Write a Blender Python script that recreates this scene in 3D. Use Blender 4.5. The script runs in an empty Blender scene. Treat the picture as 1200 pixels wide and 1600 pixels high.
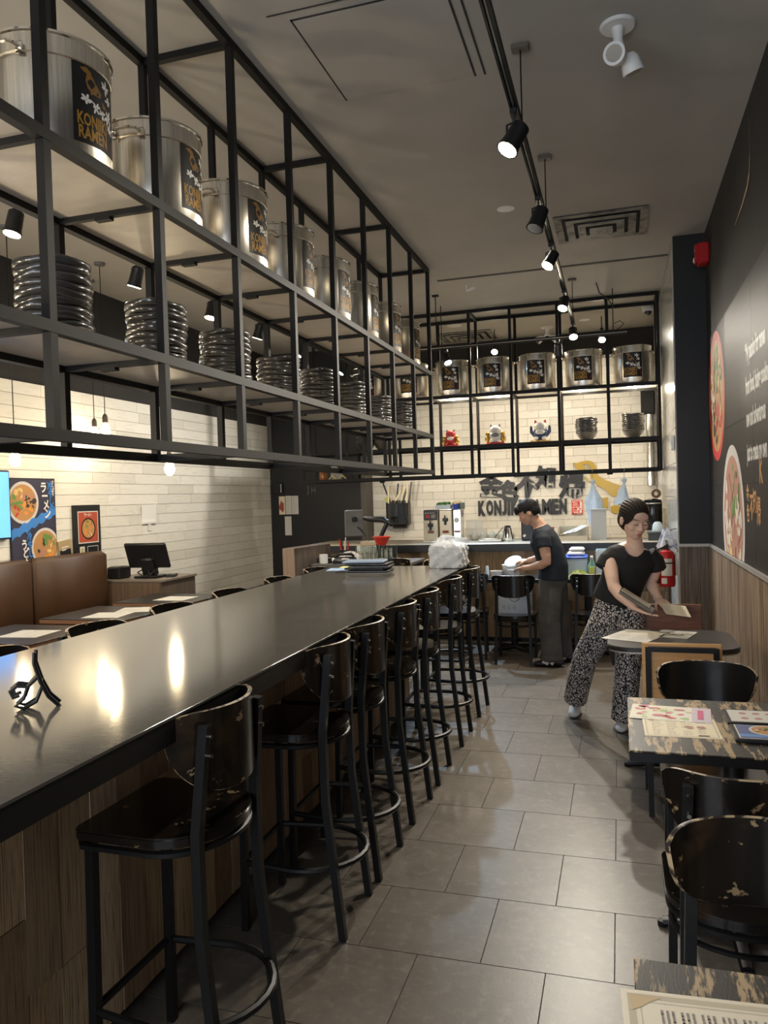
import bpy, bmesh, math, random
from math import sin, cos, pi, radians, sqrt, atan2
from mathutils import Vector, Matrix, Euler
random.seed(7)
SC = bpy.context.scene
COL = SC.collection

# ---------------------------------------------------------------- camera
YAW, PITCH, ROLL, FPX = .2962, -.01815, -.0305, 1207.0
cy_, sy_ = cos(YAW), sin(YAW)
Fv = Vector((-sy_*cos(PITCH), cy_*cos(PITCH), sin(PITCH)))
r0 = Vector((cy_, sy_, 0)); u0 = r0.cross(Fv)
Rv = r0*cos(ROLL) + u0*sin(ROLL); Uv = -r0*sin(ROLL) + u0*cos(ROLL)
cam_d = bpy.data.cameras.new('camera'); cam = bpy.data.objects.new('camera', cam_d); COL.objects.link(cam)
m = Matrix((Rv, Uv, -Fv)).transposed().to_4x4(); m.translation = Vector((0, 0, 1.6)); cam.matrix_world = m
cam_d.sensor_fit = 'VERTICAL'; cam_d.sensor_height = 32; cam_d.lens = 32*FPX/1600; cam_d.clip_start = .05
SC.camera = cam

# ---------------------------------------------------------------- world, exposure, daylight
SC.view_settings.view_transform = 'Standard'; SC.view_settings.look = 'None'
SC.view_settings.gamma = 1; SC.view_settings.use_curve_mapping = False
SC.view_settings.exposure = 1.26
SC.cycles.max_bounces = 8; SC.cycles.diffuse_bounces = 5; SC.cycles.glossy_bounces = 4
SC.cycles.transmission_bounces = 8; SC.cycles.transparent_max_bounces = 12
SC.cycles.sample_clamp_indirect = 6; SC.cycles.caustics_reflective = False; SC.cycles.caustics_refractive = False
W = bpy.data.worlds.new('world'); SC.world = W; W.use_nodes = True
W.node_tree.nodes['Background'].inputs[0].default_value = (.62, .74, 1, 1)
W.node_tree.nodes['Background'].inputs[1].default_value = .6
K_DAY, K_TRACK, K_LEFT, K_CROSS, K_PEND, K_CAN = 66., 86., 15., 25., 2.0, 27.
def light(name, kind, loc, power, color, parent=None, **kw):
    d = bpy.data.lights.new(name, kind); d.energy = power; d.color = color
    for k, v in kw.items(): setattr(d, k, v)
    o = bpy.data.objects.new(name, d); COL.objects.link(o); o.location = loc
    if parent: o.parent = parent
    return o
# daylight coming in through the shop window in the front wall, behind the camera
day = light('window_daylight', 'AREA', (-1.9, -1.93, 1.75), K_DAY, (.86, .93, 1), shape='RECTANGLE', size=4.4, size_y=2.4)
day.rotation_euler = (radians(-90), 0, 0); day.rotation_euler = (radians(90), 0, 0)
WARM = (1, .87, .68); WARM2 = (1, .83, .58); NEUT = (1, .92, .79); COOL = (.52, .74, 1)

# ---------------------------------------------------------------- materials
MATS = {}
def mat(name, base, rough=.5, metal=0., n=None, bump=None, emit=None, spec=.5, coat=0, alpha=1, trans=0, stretch=(1, 1, 1), rnd=None, ior=1.45, sss=0, coat_rough=.05, aniso=0):
    """n = list of (scale, low, high, colour2, detail): noise thresholded between low..high mixes in colour2"""
    if name in MATS: return MATS[name]
    M = bpy.data.materials.new(name); M.use_nodes = True
    T = M.node_tree; N = T.nodes; Lk = T.links; b = N['Principled BSDF']
    c = lambda x: tuple(x)+(1,) if len(x) == 3 else tuple(x)
    b.inputs['Base Color'].default_value = c(base); b.inputs['Roughness'].default_value = rough
    b.inputs['Metallic'].default_value = metal; b.inputs['Specular IOR Level'].default_value = spec
    b.inputs['Coat Weight'].default_value = coat; b.inputs['Coat Roughness'].default_value = coat_rough; b.inputs['IOR'].default_value = ior
    b.inputs['Transmission Weight'].default_value = trans; b.inputs['Alpha'].default_value = alpha
    if aniso:
        b.inputs['Anisotropic'].default_value = aniso; tg = N.new('ShaderNodeTangent'); tg.direction_type = 'RADIAL'; tg.axis = 'Z'; Lk.new(tg.outputs[0], b.inputs['Tangent'])
    if sss:
        b.inputs['Subsurface Weight'].default_value = sss; b.inputs['Subsurface Radius'].default_value = (.01, .004, .002)
    if emit:
        b.inputs['Emission Color'].default_value = c(emit[0]); b.inputs['Emission Strength'].default_value = emit[1]
    vec = None
    if n or bump or rnd:
        tc = N.new('ShaderNodeTexCoord'); mp = N.new('ShaderNodeMapping'); mp.inputs['Scale'].default_value = stretch
        Lk.new(tc.outputs['Object'], mp.inputs[0]); vec = mp.outputs[0]
        oi = N.new('ShaderNodeObjectInfo')
        ad = N.new('ShaderNodeVectorMath'); ad.operation = 'ADD'; sc = N.new('ShaderNodeVectorMath'); sc.operation = 'SCALE'
        cx = N.new('ShaderNodeCombineXYZ')
        for i in range(3): Lk.new(oi.outputs['Random'], cx.inputs[i])
        sc.inputs[3].default_value = 37; Lk.new(cx.outputs[0], sc.inputs[0])
        Lk.new(vec, ad.inputs[0]); Lk.new(sc.outputs[0], ad.inputs[1]); vec = ad.outputs[0]
    cur = None
    if rnd:
        rp = N.new('ShaderNodeValToRGB'); Lk.new(oi.outputs['Random'], rp.inputs[0])
        e = rp.color_ramp.elements
        for i, col in enumerate(rnd):
            p = i/max(1, len(rnd)-1)
            if i == 0: e[0].position = 0; e[0].color = c(col)
            elif i == len(rnd)-1: e[-1].position = 1; e[-1].color = c(col)
            else: q = e.new(p); q.color = c(col)
        cur = rp.outputs[0]
    for (scale, lo, hi, col, det) in (n or []):
        nt = N.new('ShaderNodeTexNoise'); nt.inputs['Scale'].default_value = scale; nt.inputs['Detail'].default_value = det
        nt.inputs['Roughness'].default_value = .62
        Lk.new(vec, nt.inputs['Vector'])
        mr = N.new('ShaderNodeMapRange'); mr.inputs[1].default_value = lo; mr.inputs[2].default_value = hi
        Lk.new(nt.outputs[0], mr.inputs[0])
        mx = N.new('ShaderNodeMix'); mx.data_type = 'RGBA'
        Lk.new(mr.outputs[0], mx.inputs[0])
        if cur is None: mx.inputs[6].default_value = c(base)
        else: Lk.new(cur, mx.inputs[6])
        mx.inputs[7].default_value = c(col); cur = mx.outputs[2]
    if cur is not None: Lk.new(cur, b.inputs['Base Color'])
    if bump:
        nt = N.new('ShaderNodeTexNoise'); nt.inputs['Scale'].default_value = bump[0]; nt.inputs['Detail'].default_value = 4
        Lk.new(vec, nt.inputs['Vector']); bp = N.new('ShaderNodeBump'); bp.inputs['Strength'].default_value = bump[1]; bp.inputs['Distance'].default_value = bump[2] if len(bump) > 2 else .01
        Lk.new(nt.outputs[0], bp.inputs['Height']); Lk.new(bp.outputs[0], b.inputs['Normal'])
    MATS[name] = M
    return M
def flat(name, col, rough=.6): return mat(name, col, rough)

black_metal = mat('black_metal', (.0065, .006, .0058), .45, 0, n=[(40, .4, .8, (.010, .009, .008), 3)], spec=.35)
rack_metal = mat('rack_metal', (.0075, .007, .0065), .55, 0, n=[(30, .4, .8, (.011, .010, .009), 3)], spec=.28)
shelf_metal = mat('shelf_metal', (.74, .67, .57), .4, .2, n=[(9, .35, .7, (.66, .60, .51), 3)], stretch=(1, .3, 1))
shelf_white = mat('shelf_white', (.78, .74, .66), .4)
steel = mat('stainless_steel', (.95, .89, .78), .27, 1., n=[(14, .3, .7, (.64, .60, .53), 4)], stretch=(8, 8, .25), aniso=.45)
steel_b = mat('bright_steel', (.8, .77, .7), .14, 1.)
chair_black = mat('chair_black_paint', (.0075, .006, .005), .22, 0, n=[(6, .56, .70, (.032, .018, .009), 6), (13, .625, .65, (.25, .17, .09), 11)], stretch=(1, 1, 1.3), coat=.35, coat_rough=.12)
chair_dark = mat('chair_black_smooth', (.008, .0075, .007), .25, 0, n=[(55, .70, .78, (.10, .065, .032), 4)], coat=.35, coat_rough=.14)
chair_edge = mat('chair_worn_edge', (.42, .31, .18), .42, 0, n=[(30, .46, .54, (.022, .016, .012), 6)])
counter_top = mat('bar_top_laminate', (.135, .127, .113), .10, .25, n=[(5, .35, .75, (.165, .155, .138), 6), (60, .45, .8, (.115, .108, .097), 3)], stretch=(.6, 3, 1), bump=(90, .03, .002))
counter_edge = mat('bar_edge_black', (.012, .0115, .011), .35)
plank_mat = mat('reclaimed_plank', (.2, .13, .07), .62, rnd=[(.20, .122, .062), (.38, .245, .125), (.50, .345, .19), (.30, .20, .115), (.58, .42, .26)], n=[(6, .45, .72, (.05, .03, .017), 8), (22, .55, .75, (.34, .25, .16), 6)], stretch=(5, 5, .45), bump=(30, .25, .004))
brick_mat = mat('whitewashed_brick', (.78, .73, .62), .5, rnd=[(.77, .735, .65), (.84, .81, .73), (.70, .665, .585), (.80, .77, .69)], n=[(4.5, .54, .80, (.54, .49, .41), 9), (17, .65, .74, (.38, .33, .26), 7)], stretch=(1, 1, 2.2), bump=(26, .12, .004))
grout = mat('joint_grey', (.34, .31, .26), .85)
tile_mat = mat('floor_tile', (.13, .11, .088), .35, spec=.4, rnd=[(.115, .098, .078), (.132, .113, .091), (.122, .104, .084)], n=[(2.4, .4, .72, (.082, .069, .054), 8), (11, .52, .75, (.175, .152, .122), 7), (60, .6, .8, (.075, .066, .056), 3)], bump=(45, .08, .003))
floor_grout = mat('floor_joint', (.055, .048, .042), .8)
ceil_mat = mat('ceiling_paint', (.47, .438, .385), .8, n=[(1.4, .35, .75, (.41, .382, .335), 5), (30, .70, .78, (.52, .485, .43), 3)])
ceil_dark = mat('ceiling_joint', (.03, .028, .026), .8)
wall_dark = mat('dark_wall_paint', (.04, .038, .036), .7, spec=.12, n=[(2, .4, .8, (.05, .047, .044), 5)])
black_wall = mat('black_wall_paint', (.008, .008, .008), .5)
stripe_mat = mat('striped_laminate', (.22, .145, .088), .5, n=[(14, .42, .54, (.065, .039, .023), 4), (34, .50, .60, (.38, .275, .18), 3)], stretch=(3, 3, .04))
stripe_dark = mat('dark_striped_laminate', (.13, .10, .08), .5, n=[(26, .40, .62, (.055, .04, .032), 5), (70, .45, .65, (.17, .135, .105), 3)], stretch=(3, 3, .05))
cap_metal = mat('trim_grey', (.4, .38, .35), .4, .3)
marble_tile = mat('marble_tile', (.42, .41, .37), .18, n=[(3, .45, .6, (.52, .5, .46), 8), (9, .6, .7, (.3, .29, .26), 6)], stretch=(1, 1, 1))
mural_mat = mat('mural_print', (.036, .032, .030), .5, spec=.07, n=[(5, .4, .7, (.046, .041, .038), 5)], stretch=(1, .2, 4))
leather = mat('brown_leather', (.066, .030, .012), .45, n=[(40, .4, .8, (.056, .025, .0105), 4)], bump=(120, .12, .003))
white_plastic = mat('white_plastic', (.75, .73, .69), .4)
black_plastic = mat('black_plastic', (.012, .012, .013), .35)
grey_plastic = mat('grey_plastic', (.28, .27, .255), .45)
red_paint = mat('red_paint', (.42, .012, .014), .35)
dark_vent = mat('vent_paint', (.28, .26, .22), .6, n=[(9, .45, .7, (.055, .05, .043), 4)])
paper = mat('paper_white', (.62, .60, .54), .6)
paper_cream = mat('paper_cream', (.80, .70, .50), .6)
paper_blue = mat('paper_blue', (.30, .45, .68), .55)
paper_yellow = mat('paper_yellow', (.75, .70, .25), .6)
ink = mat('print_ink', (.12, .10, .09), .7)
ink_grey = mat('print_ink_grey', (.30, .27, .24), .7)
gold = mat('gold_print', (.42, .22, .03), .5)
gold_brown = mat('gold_brown_print', (.26, .13, .025), .5)
white_print = mat('white_print', (.8, .78, .74), .5)
red_print = mat('red_print', (.42, .03, .025), .5)
label_black = mat('label_black', (.009, .009, .010), .45)
glass = mat('clear_glass', (.95, .98, .97), .04, trans=1., ior=1.12)
bag_mat = mat('white_bag_plastic', (.80, .82, .84), .35, alpha=.62, n=[(14, .4, .7, (.70, .72, .75), 4)], bump=(24, .5, .01))
bag_blue = mat('translucent_bag', (.66, .76, .86), .35, n=[(10, .45, .65, (.54, .64, .76), 3)], bump=(18, .4, .01))
lamp_glow = mat('lamp_glow', (1, .9, .7), .5, emit=((1, .86, .6), 60))
lamp_glow_cool = mat('lamp_glow_cool', (.8, .9, 1), .5, emit=((.5, .72, 1), 30))
bulb_glow = mat('bulb_glow', (1, .85, .55), .5, emit=((1, .78, .45), 16))
disc_glow = mat('downlight_glow', (1, .95, .85), .5, emit=((1, .93, .8), 1.2))
bowl_mat = mat('black_bowl_glaze', (.035, .033, .031), .28, .15, n=[(8, .4, .7, (.055, .052, .048), 4)], coat=.9)
skin_m = mat('skin', (.60, .36, .245), .5, sss=.08, n=[(30, .45, .8, (.55, .31, .21), 3)])
skin_f = mat('skin_light', (.74, .49, .36), .5, sss=.08, n=[(30, .45, .8, (.70, .44, .32), 3)])
hair_mat = mat('black_hair', (.010, .009, .009), .6, spec=.22, n=[(70, .4, .7, (.02, .018, .018), 3)], stretch=(6, 6, 1), bump=(90, .3, .004))
hair_brown = mat('dark_brown_hair', (.020, .013, .009), .6, spec=.25, n=[(70, .4, .7, (.04, .026, .018), 3)], stretch=(6, 6, 1), bump=(90, .3, .004))
lip_mat = mat('lips', (.45, .14, .12), .45)
shirt_black = mat('black_shirt', (.009, .008, .008), .8, bump=(14, .5, .012))
shirt_navy = mat('navy_shirt', (.008, .0125, .021), .8, bump=(14, .5, .012))
pants_grey = mat('grey_trousers', (.075, .072, .068), .85, n=[(7, .4, .7, (.055, .053, .05), 5)], bump=(16, .5, .012))
shoe_white = mat('white_sneaker', (.62, .61, .58), .55)
wood_tan = mat('tan_wood', (.58, .31, .12), .42, n=[(14, .4, .7, (.48, .245, .09), 6)], stretch=(.3, 1, 5))
wood_brown = mat('brown_wood', (.20, .085, .048), .4, n=[(14, .4, .7, (.13, .055, .033), 6)], stretch=(.5, 1, 5))
table_black = mat('table_black_top', (.022, .020, .018), .3, n=[(3, .4, .8, (.032, .029, .026), 4)])
table_worn = mat('worn_table_top', (.022, .018, .015), .45, spec=.3, n=[(5.5, .50, .545, (.42, .30, .165), 10), (26, .52, .60, (.024, .02, .016), 8)], stretch=(4.6, .75, 1), bump=(60, .1, .003))
blue_lid = mat('blue_lid', (.05, .12, .55), .4)
clear_plastic = mat('clear_plastic', (.78, .85, .88), .25, alpha=.72)
orange_red = mat('red_plastic', (.62, .045, .025), .4)
screen_blue = mat('screen_blue', (.1, .3, .8), .3, emit=((.12, .36, 1), .6))

# black trousers with small white leaf marks
def pants_print():
    M = bpy.data.materials.new('leaf_print_trousers'); M.use_nodes = True
    N = M.node_tree.nodes; Lk = M.node_tree.links; b = N['Principled BSDF']
    tc = N.new('ShaderNodeTexCoord'); nz = N.new('ShaderNodeTexNoise'); nz.inputs['Scale'].default_value = 20
    Lk.new(tc.outputs['Object'], nz.inputs['Vector'])
    mx = N.new('ShaderNodeMix'); mx.data_type = 'RGBA'; mx.inputs[0].default_value = .045
    Lk.new(tc.outputs['Object'], mx.inputs[6]); Lk.new(nz.outputs['Color'], mx.inputs[7])
    mp = N.new('ShaderNodeMapping'); mp.inputs['Scale'].default_value = (1.5, 1.5, .85); mp.inputs['Rotation'].default_value = (.5, .5, .3)
    Lk.new(mx.outputs[2], mp.inputs[0])
    v = N.new('ShaderNodeTexVoronoi'); v.feature = 'DISTANCE_TO_EDGE'; v.inputs['Scale'].default_value = 52
    Lk.new(mp.outputs[0], v.inputs['Vector'])
    r = N.new('ShaderNodeMapRange'); r.inputs[1].default_value = .12; r.inputs[2].default_value = .17
    Lk.new(v.outputs['Distance'], r.inputs[0])
    c = N.new('ShaderNodeMix'); c.data_type = 'RGBA'; c.inputs[6].default_value = (.010, .009, .012, 1); c.inputs[7].default_value = (.66, .60, .55, 1)
    Lk.new(r.outputs[0], c.inputs[0]); Lk.new(c.outputs[2], b.inputs['Base Color']); b.inputs['Roughness'].default_value = .8
    return M
pants_leaf = pants_print()

# ---------------------------------------------------------------- helpers
class MB:
    def __init__(s): s.v = []; s.f = []; s.m = []; s.mi = 0
    def add(s, vs, fs, M=None):
        k = len(s.v)
        for p in vs:
            p = Vector(p)
            if M: p = M @ p
            s.v.append(p)
        for f in fs: s.f.append([i+k for i in f]); s.m.append(s.mi)
        return s
    def box(s, c, size, rot=None, M=None):
        x, y, z = [q/2 for q in size]
        vs = [(-x, -y, -z), (x, -y, -z), (x, y, -z), (-x, y, -z), (-x, -y, z), (x, -y, z), (x, y, z), (-x, y, z)]
        T = Matrix.Translation(c)
        if rot: T = T @ Euler(rot).to_matrix().to_4x4()
        if M: T = M @ T
        return s.add(vs, [(3, 2, 1, 0), (4, 5, 6, 7), (0, 1, 5, 4), (1, 2, 6, 5), (2, 3, 7, 6), (3, 0, 4, 7)], T)
    def bbox(s, x0, x1, y0, y1, z0, z1): return s.box(((x0+x1)/2, (y0+y1)/2, (z0+z1)/2), (x1-x0, y1-y0, z1-z0))
    def cbox(s, c, size, r=.005, rot=None, M=None):
        """box with chamfered vertical and horizontal edges"""
        x, y, z = [q/2 for q in size]; r = min(r, x*.9, y*.9, z*.9)
        rings = []
        for (zz, ins) in ((-z, r), (-z+r, 0), (z-r, 0), (z, r)):
            X, Y = x-ins, y-ins
            rings.append([(-X+r, -Y, zz), (X-r, -Y, zz), (X, -Y+r, zz), (X, Y-r, zz), (X-r, Y, zz), (-X+r, Y, zz), (-X, Y-r, zz), (-X, -Y+r, zz)])
        vs = sum(rings, []); fs = []
        for i in range(3):
            for j in range(8): a = i*8+j; b = i*8+(j+1) % 8; fs.append((a, b, b+8, a+8))
        fs.append(tuple(range(7, -1, -1))); fs.append(tuple(range(24, 32)))
        T = Matrix.Translation(c)
        if rot: T = T @ Euler(rot).to_matrix().to_4x4()
        if M: T = M @ T
        return s.add(vs, fs, T)
    def cyl(s, p0, p1, r, n=12, r2=None, caps=True):
        return s.loft([(p0, r, r), (p1, r if r2 is None else r2, r if r2 is None else r2)], n, caps)
    def loft(s, secs, n=12, caps=True, side=None, squash=None):
        """tube through (point, ru, rv) sections"""
        P = [Vector(q[0]) for q in secs]; vs = []; fs = []
        prev = None
        for i, (p, ru, rv) in enumerate(secs):
            t = (P[min(i+1, len(P)-1)]-P[max(i-1, 0)])
            t = t.normalized() if t.length > 1e-9 else Vector((0, 0, 1))
            if side is not None: u = Vector(side)
            elif prev is not None: u = prev
            else: u = Vector((1, 0, 0)) if abs(t.x) < .9 else Vector((0, 1, 0))
            u = (u - t*u.dot(t)).normalized(); w = t.cross(u); prev = u
            for k in range(n):
                a = 2*pi*k/n; vs.append(P[i]+u*ru*cos(a)+w*rv*sin(a))
        for i in range(len(P)-1):
            for k in range(n):
                a = i*n+k; b = i*n+(k+1) % n; fs.append((a, b, b+n, a+n))
        if caps: fs.append(tuple(range(n-1, -1, -1))); fs.append(tuple(range((len(P)-1)*n, len(P)*n)))
        return s.add(vs, fs)
    def tube(s, pts, r, n=8, closed=False, sq=False):
        P = [Vector(p) for p in pts]; N_ = len(P); vs = []; fs = []; prev = None
        for i in range(N_):
            t = (P[(i+1) % N_]-P[i-1]) if closed else (P[min(i+1, N_-1)]-P[max(i-1, 0)])
            t.normalize()
            u = prev if prev is not None else (Vector((0, 0, 1)) if abs(t.z) < .9 else Vector((1, 0, 0)))
            u = (u-t*u.dot(t)).normalized(); w = t.cross(u); prev = u
            for k in range(n):
                a = 2*pi*(k+(.5 if n == 4 else 0))/n; vs.append(P[i]+(u*cos(a)+w*sin(a))*r)
        for i in range(N_ if closed else N_-1):
            for k in range(n):
                a = i*n+k; b = i*n+(k+1) % n; j = ((i+1) % N_)*n; fs.append((a, b, j+(k+1) % n, j+k))
        if not closed: fs.append(tuple(range(n-1, -1, -1))); fs.append(tuple(range((N_-1)*n, N_*n)))
        return s.add(vs, fs)
    def lathe(s, prof, n=24, c=(0, 0, 0), wob=None, M=None):
        vs = []; fs = []
        for (r, z) in prof:
            for k in range(n):
                a = 2*pi*k/n; rr, zz = (r, z) if wob is None else wob(r, z, a)
                vs.append((c[0]+rr*cos(a), c[1]+rr*sin(a), c[2]+zz))
        for i in range(len(prof)-1):
            for k in range(n):
                a = i*n+k; b = i*n+(k+1) % n; fs.append((a, b, b+n, a+n))
        if prof[0][0] > 1e-6: fs.append(tuple(range(n-1, -1, -1)))
        if prof[-1][0] > 1e-6: fs.append(tuple(range((len(prof)-1)*n, len(prof)*n)))
        return s.add(vs, fs, M)
    def sphere(s, c, r, nu=16, nv=10, M=None):
        r = (r, r, r) if not hasattr(r, '__len__') else r
        T = Matrix.Translation(c) @ (M or Matrix.Identity(4)) @ Matrix.Diagonal((*r, 1))
        vs = [(0, 0, -1)]; fs = []
        for i in range(1, nv):
            ph = -pi/2+pi*i/nv
            for k in range(nu): a = 2*pi*k/nu; vs.append((cos(ph)*cos(a), cos(ph)*sin(a), sin(ph)))
        vs.append((0, 0, 1)); top = len(vs)-1
        for k in range(nu): fs.append((0, 1+(k+1) % nu, 1+k)); q = 1+(nv-2)*nu; fs.append((top, q+k, q+(k+1) % nu))
        for i in range(nv-2):
            for k in range(nu): a = 1+i*nu+k; b = 1+i*nu+(k+1) % nu; fs.append((a, b, b+nu, a+nu))
        return s.add(vs, fs, T)
    def prism(s, poly, z0, z1, M=None):
        n = len(poly); vs = [(x, y, z0) for x, y in poly]+[(x, y, z1) for x, y in poly]
        fs = [tuple(range(n-1, -1, -1)), tuple(range(n, 2*n))]+[(i, (i+1) % n, (i+1) % n+n, i+n) for i in range(n)]
        return s.add(vs, fs, M)
    def grid(s, fn, nu, nv, close_u=False):
        vs = [fn(i/nu, j/nv) for j in range(nv+1) for i in range(nu+(0 if close_u else 1))]
        w = nu if close_u else nu+1; fs = []
        for j in range(nv):
            for i in range(nu): a = j*w+i; b = j*w+(i+1) % w; fs.append((a, b, b+w, a+w))
        return s.add(vs, fs)
    def mesh(s, name, mats, sharp=35):
        me = bpy.data.meshes.new(name); me.from_pydata([tuple(v) for v in s.v], [], s.f)
        for q in (mats if isinstance(mats, (list, tuple)) else [mats]): me.materials.append(q)
        if any(s.m): me.polygons.foreach_set('material_index', s.m)
        bm = bmesh.new(); bm.from_mesh(me); bmesh.ops.recalc_face_normals(bm, faces=bm.faces); bm.to_mesh(me); bm.free()
        if sharp:
            me.polygons.foreach_set('use_smooth', [True]*len(me.polygons)); me.set_sharp_from_angle(angle=radians(sharp))
        return me
    def build(s, name, mats, parent=None, loc=(0, 0, 0), rotz=0, sharp=35):
        return link(name, s.mesh(name, mats, sharp), parent, loc, rotz)
def link(name, me, parent=None, loc=(0, 0, 0), rotz=0):
    o = bpy.data.objects.new(name, me); COL.objects.link(o); o.location = loc; o.rotation_euler = (0, 0, rotz)
    if parent: o.parent = parent
    return o
def tag(o, label, cat, group=None):
    o['label'] = label; o['category'] = cat
    if group: o['group'] = group
    return o
def thing(name, label, cat, loc=(0, 0, 0), rotz=0, group=None):
    o = bpy.data.objects.new(name, None); COL.objects.link(o); o.empty_display_size = .1
    o.location = loc; o.rotation_euler = (0, 0, rotz)
    return tag(o, label, cat, group)
KIDS = {}
def dup(o, loc=None, rotz=None, label=None, parent=None):
    c = o.copy(); COL.objects.link(c)
    if parent: c.parent = parent
    if loc is not None: c.location = loc
    if rotz is not None: c.rotation_euler = (0, 0, rotz)
    if label: c['label'] = label
    for ch in [q for q in KIDLIST(o)]: dup(ch, parent=c)
    return c
def KIDLIST(o): return list(o.children)
def struct(o): o['kind'] = 'structure'; return o
def B(x0, x1, y0, y1, z0, z1): return MB().bbox(x0, x1, y0, y1, z0, z1)
UNIT = {}
def unit(m, ch=0):
    k = (m.name, ch)
    if k not in UNIT: UNIT[k] = MB().box((0, 0, 0), (1, 1, 1)).mesh('block_'+m.name, m, 0)
    return UNIT[k]
def piece(name, m, c, size, parent):
    o = link(name, unit(m), parent, c); o.scale = size; return o
_TX = {}
def text_geo(body, size=1., bold=0., xs=1., align='LEFT', extrude=0., res=2):
    k = (body, size, bold, xs, align, extrude)
    if k in _TX: return _TX[k]
    cu = bpy.data.curves.new('text', 'FONT'); cu.body = body; cu.size = size; cu.offset = bold; cu.resolution_u = res
    cu.align_x = align; cu.extrude = extrude
    ob = bpy.data.objects.new('text', cu); me = ob.to_mesh()
    vs = [(v.co.x*xs, v.co.y, v.co.z) for v in me.vertices]; fs = [tuple(p.vertices) for p in me.polygons]
    ob.to_mesh_clear(); bpy.data.objects.remove(ob); bpy.data.curves.remove(cu)
    _TX[k] = (vs, fs); return vs, fs
def ell(cx, cy, rx, ry, n=28, a0=0, a1=2*pi):
    full = abs(a1-a0-2*pi) < 1e-6
    return [(cx+rx*cos(a0+(a1-a0)*i/(n if full else n-1)), cy+ry*sin(a0+(a1-a0)*i/(n if full else n-1))) for i in range(n)]
def blob(cx, cy, r, seed, n=12, j=.3, rot=0, asp=1):
    R = random.Random(seed); return [(cx+r*(1-j+R.random()*j*2)*cos(2*pi*i/n+rot), cy+asp*r*(1-j+R.random()*j*2)*sin(2*pi*i/n+rot)) for i in range(n)]
def prints(name, layers, parent, frame, dz=.0004, z0=.0004):
    """flat printed shapes: layers of (list of (polygon | (verts, faces)), material); frame maps (u, v, n) into the parent"""
    g = MB(); ms = []
    for i, (shapes, m) in enumerate(layers):
        if m not in ms: ms.append(m)
        g.mi = ms.index(m); z = z0+dz*i
        for sh in shapes:
            if isinstance(sh, tuple) and len(sh) == 2 and isinstance(sh[1], list): g.add([(p[0], p[1], z) for p in sh[0]], sh[1], frame)
            else: g.add([(p[0], p[1], z) for p in sh], [tuple(range(len(sh)))], frame)
    me = bpy.data.meshes.new(name); me.from_pydata([tuple(v) for v in g.v], [], g.f)
    for q in ms: me.materials.append(q)
    me.polygons.foreach_set('material_index', g.m)
    return link(name, me, parent)
def frame(o, u, v):
    o, u, v = Vector(o), Vector(u).normalized(), Vector(v).normalized(); w = u.cross(v)
    return Matrix(((u.x, v.x, w.x, o.x), (u.y, v.y, w.y, o.y), (u.z, v.z, w.z, o.z), (0, 0, 0, 1)))
def shift(g, dx, dy): return ([(p[0]+dx, p[1]+dy, p[2]) for p in g[0]], g[1])
def rot2(poly, a, c=(0, 0)): return [(c[0]+(x-c[0])*cos(a)-(y-c[1])*sin(a), c[1]+(x-c[0])*sin(a)+(y-c[1])*cos(a)) for x, y in poly]
ORD = ['first', 'second', 'third', 'fourth', 'fifth', 'sixth', 'seventh', 'eighth', 'ninth', 'tenth', 'eleventh', 'twelfth']

# ================================================================ the room
CZ = 3.77; XR = .745; XL = -5.0; YB = 10.9; YF = -2.0; XK = .485
R = random.Random(3)
# floor: slab with every tile of the aisle its own piece
floor = struct(B(XL-.1, XR+.1, YF-.1, YB+.1, -.1, -.004).build('floor', floor_grout, sharp=0))
tl = unit(tile_mat)
rows = [(.40+.4355*i) for i in range(-1, 24)]
off = 2.58-int((2.58-rows[0])/.4355)*.4355-rows[0]
for i, y in enumerate(rows):
    y += off
    for j in range(-12, 4):
        x0 = -.049+.44*j+(.22 if i % 2 else 0)-.004
        if x0+.44 < -2.2 or x0 > XR: continue
        w = min(x0+.44, XR)-x0
        if w < .05 or y > YB-.1: continue
        link('tile', tl, floor, (x0+w/2, y+.4355/2, -.006)).scale = (w-.004, .4315, .012)
B(XL, -2.24, YF, YB, -.004, 0).build('tile_field', tile_mat, floor, sharp=0)

# ceiling with access panel lines and a board joint
ceil = struct(B(XL-.1, XR+.1, YF-.1, YB+.1, CZ, CZ+.1).build('ceiling', ceil_mat, sharp=0))
pan = MB().bbox(-1.362, -.665, 3.28, 4.01, CZ-.004, CZ)
pan.build('access_panel', ceil_mat, ceil, sharp=0)
g = MB()
for (x0, x1, y0, y1) in ((-1.372, -1.362, 3.27, 4.02), (-.665, -.655, 3.1, 4.02), (-1.372, -.655, 3.27, 3.28), (-1.46, -.5, 3.21, 3.216), (-.615, -.605, 3.1, 4.02)):
    g.bbox(x0, x1, y0, y1, CZ-.003, CZ)
g.build('panel_joint', ceil_dark, ceil, sharp=0)
B(-1.7, XK, 7.64, 7.68, CZ-.006, CZ).build('board_joint', mat('joint_paint', (.085, .08, .072), .8), ceil, sharp=0)

# left wall: dark above, whitewashed planks below
wl = struct(B(XL-.15, XL, YF, YB+.15, 0, CZ).build('wall_left', wall_dark, sharp=0))
ROW = .1105
B(XL, XL+.008, 2.6, 10.55, .0, 2.715).build('plank_backing', grout, wl, sharp=0)
for i in range(25):
    z = 2.715-ROW*(i+1); y = 2.6+R.random()*-.4
    if z < .35: break
    while y < 10.55:
        L = R.choice((.55, .7, .9, .9, 1.1)); a, b = max(y, 2.6), min(y+L, 10.55)
        if b-a > .03: piece('brick', brick_mat, (XL+.008+.006+R.random()*.0012, (a+b)/2, z+ROW/2), (.013, b-a-.003, ROW-.004), wl)
        y += L
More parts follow.
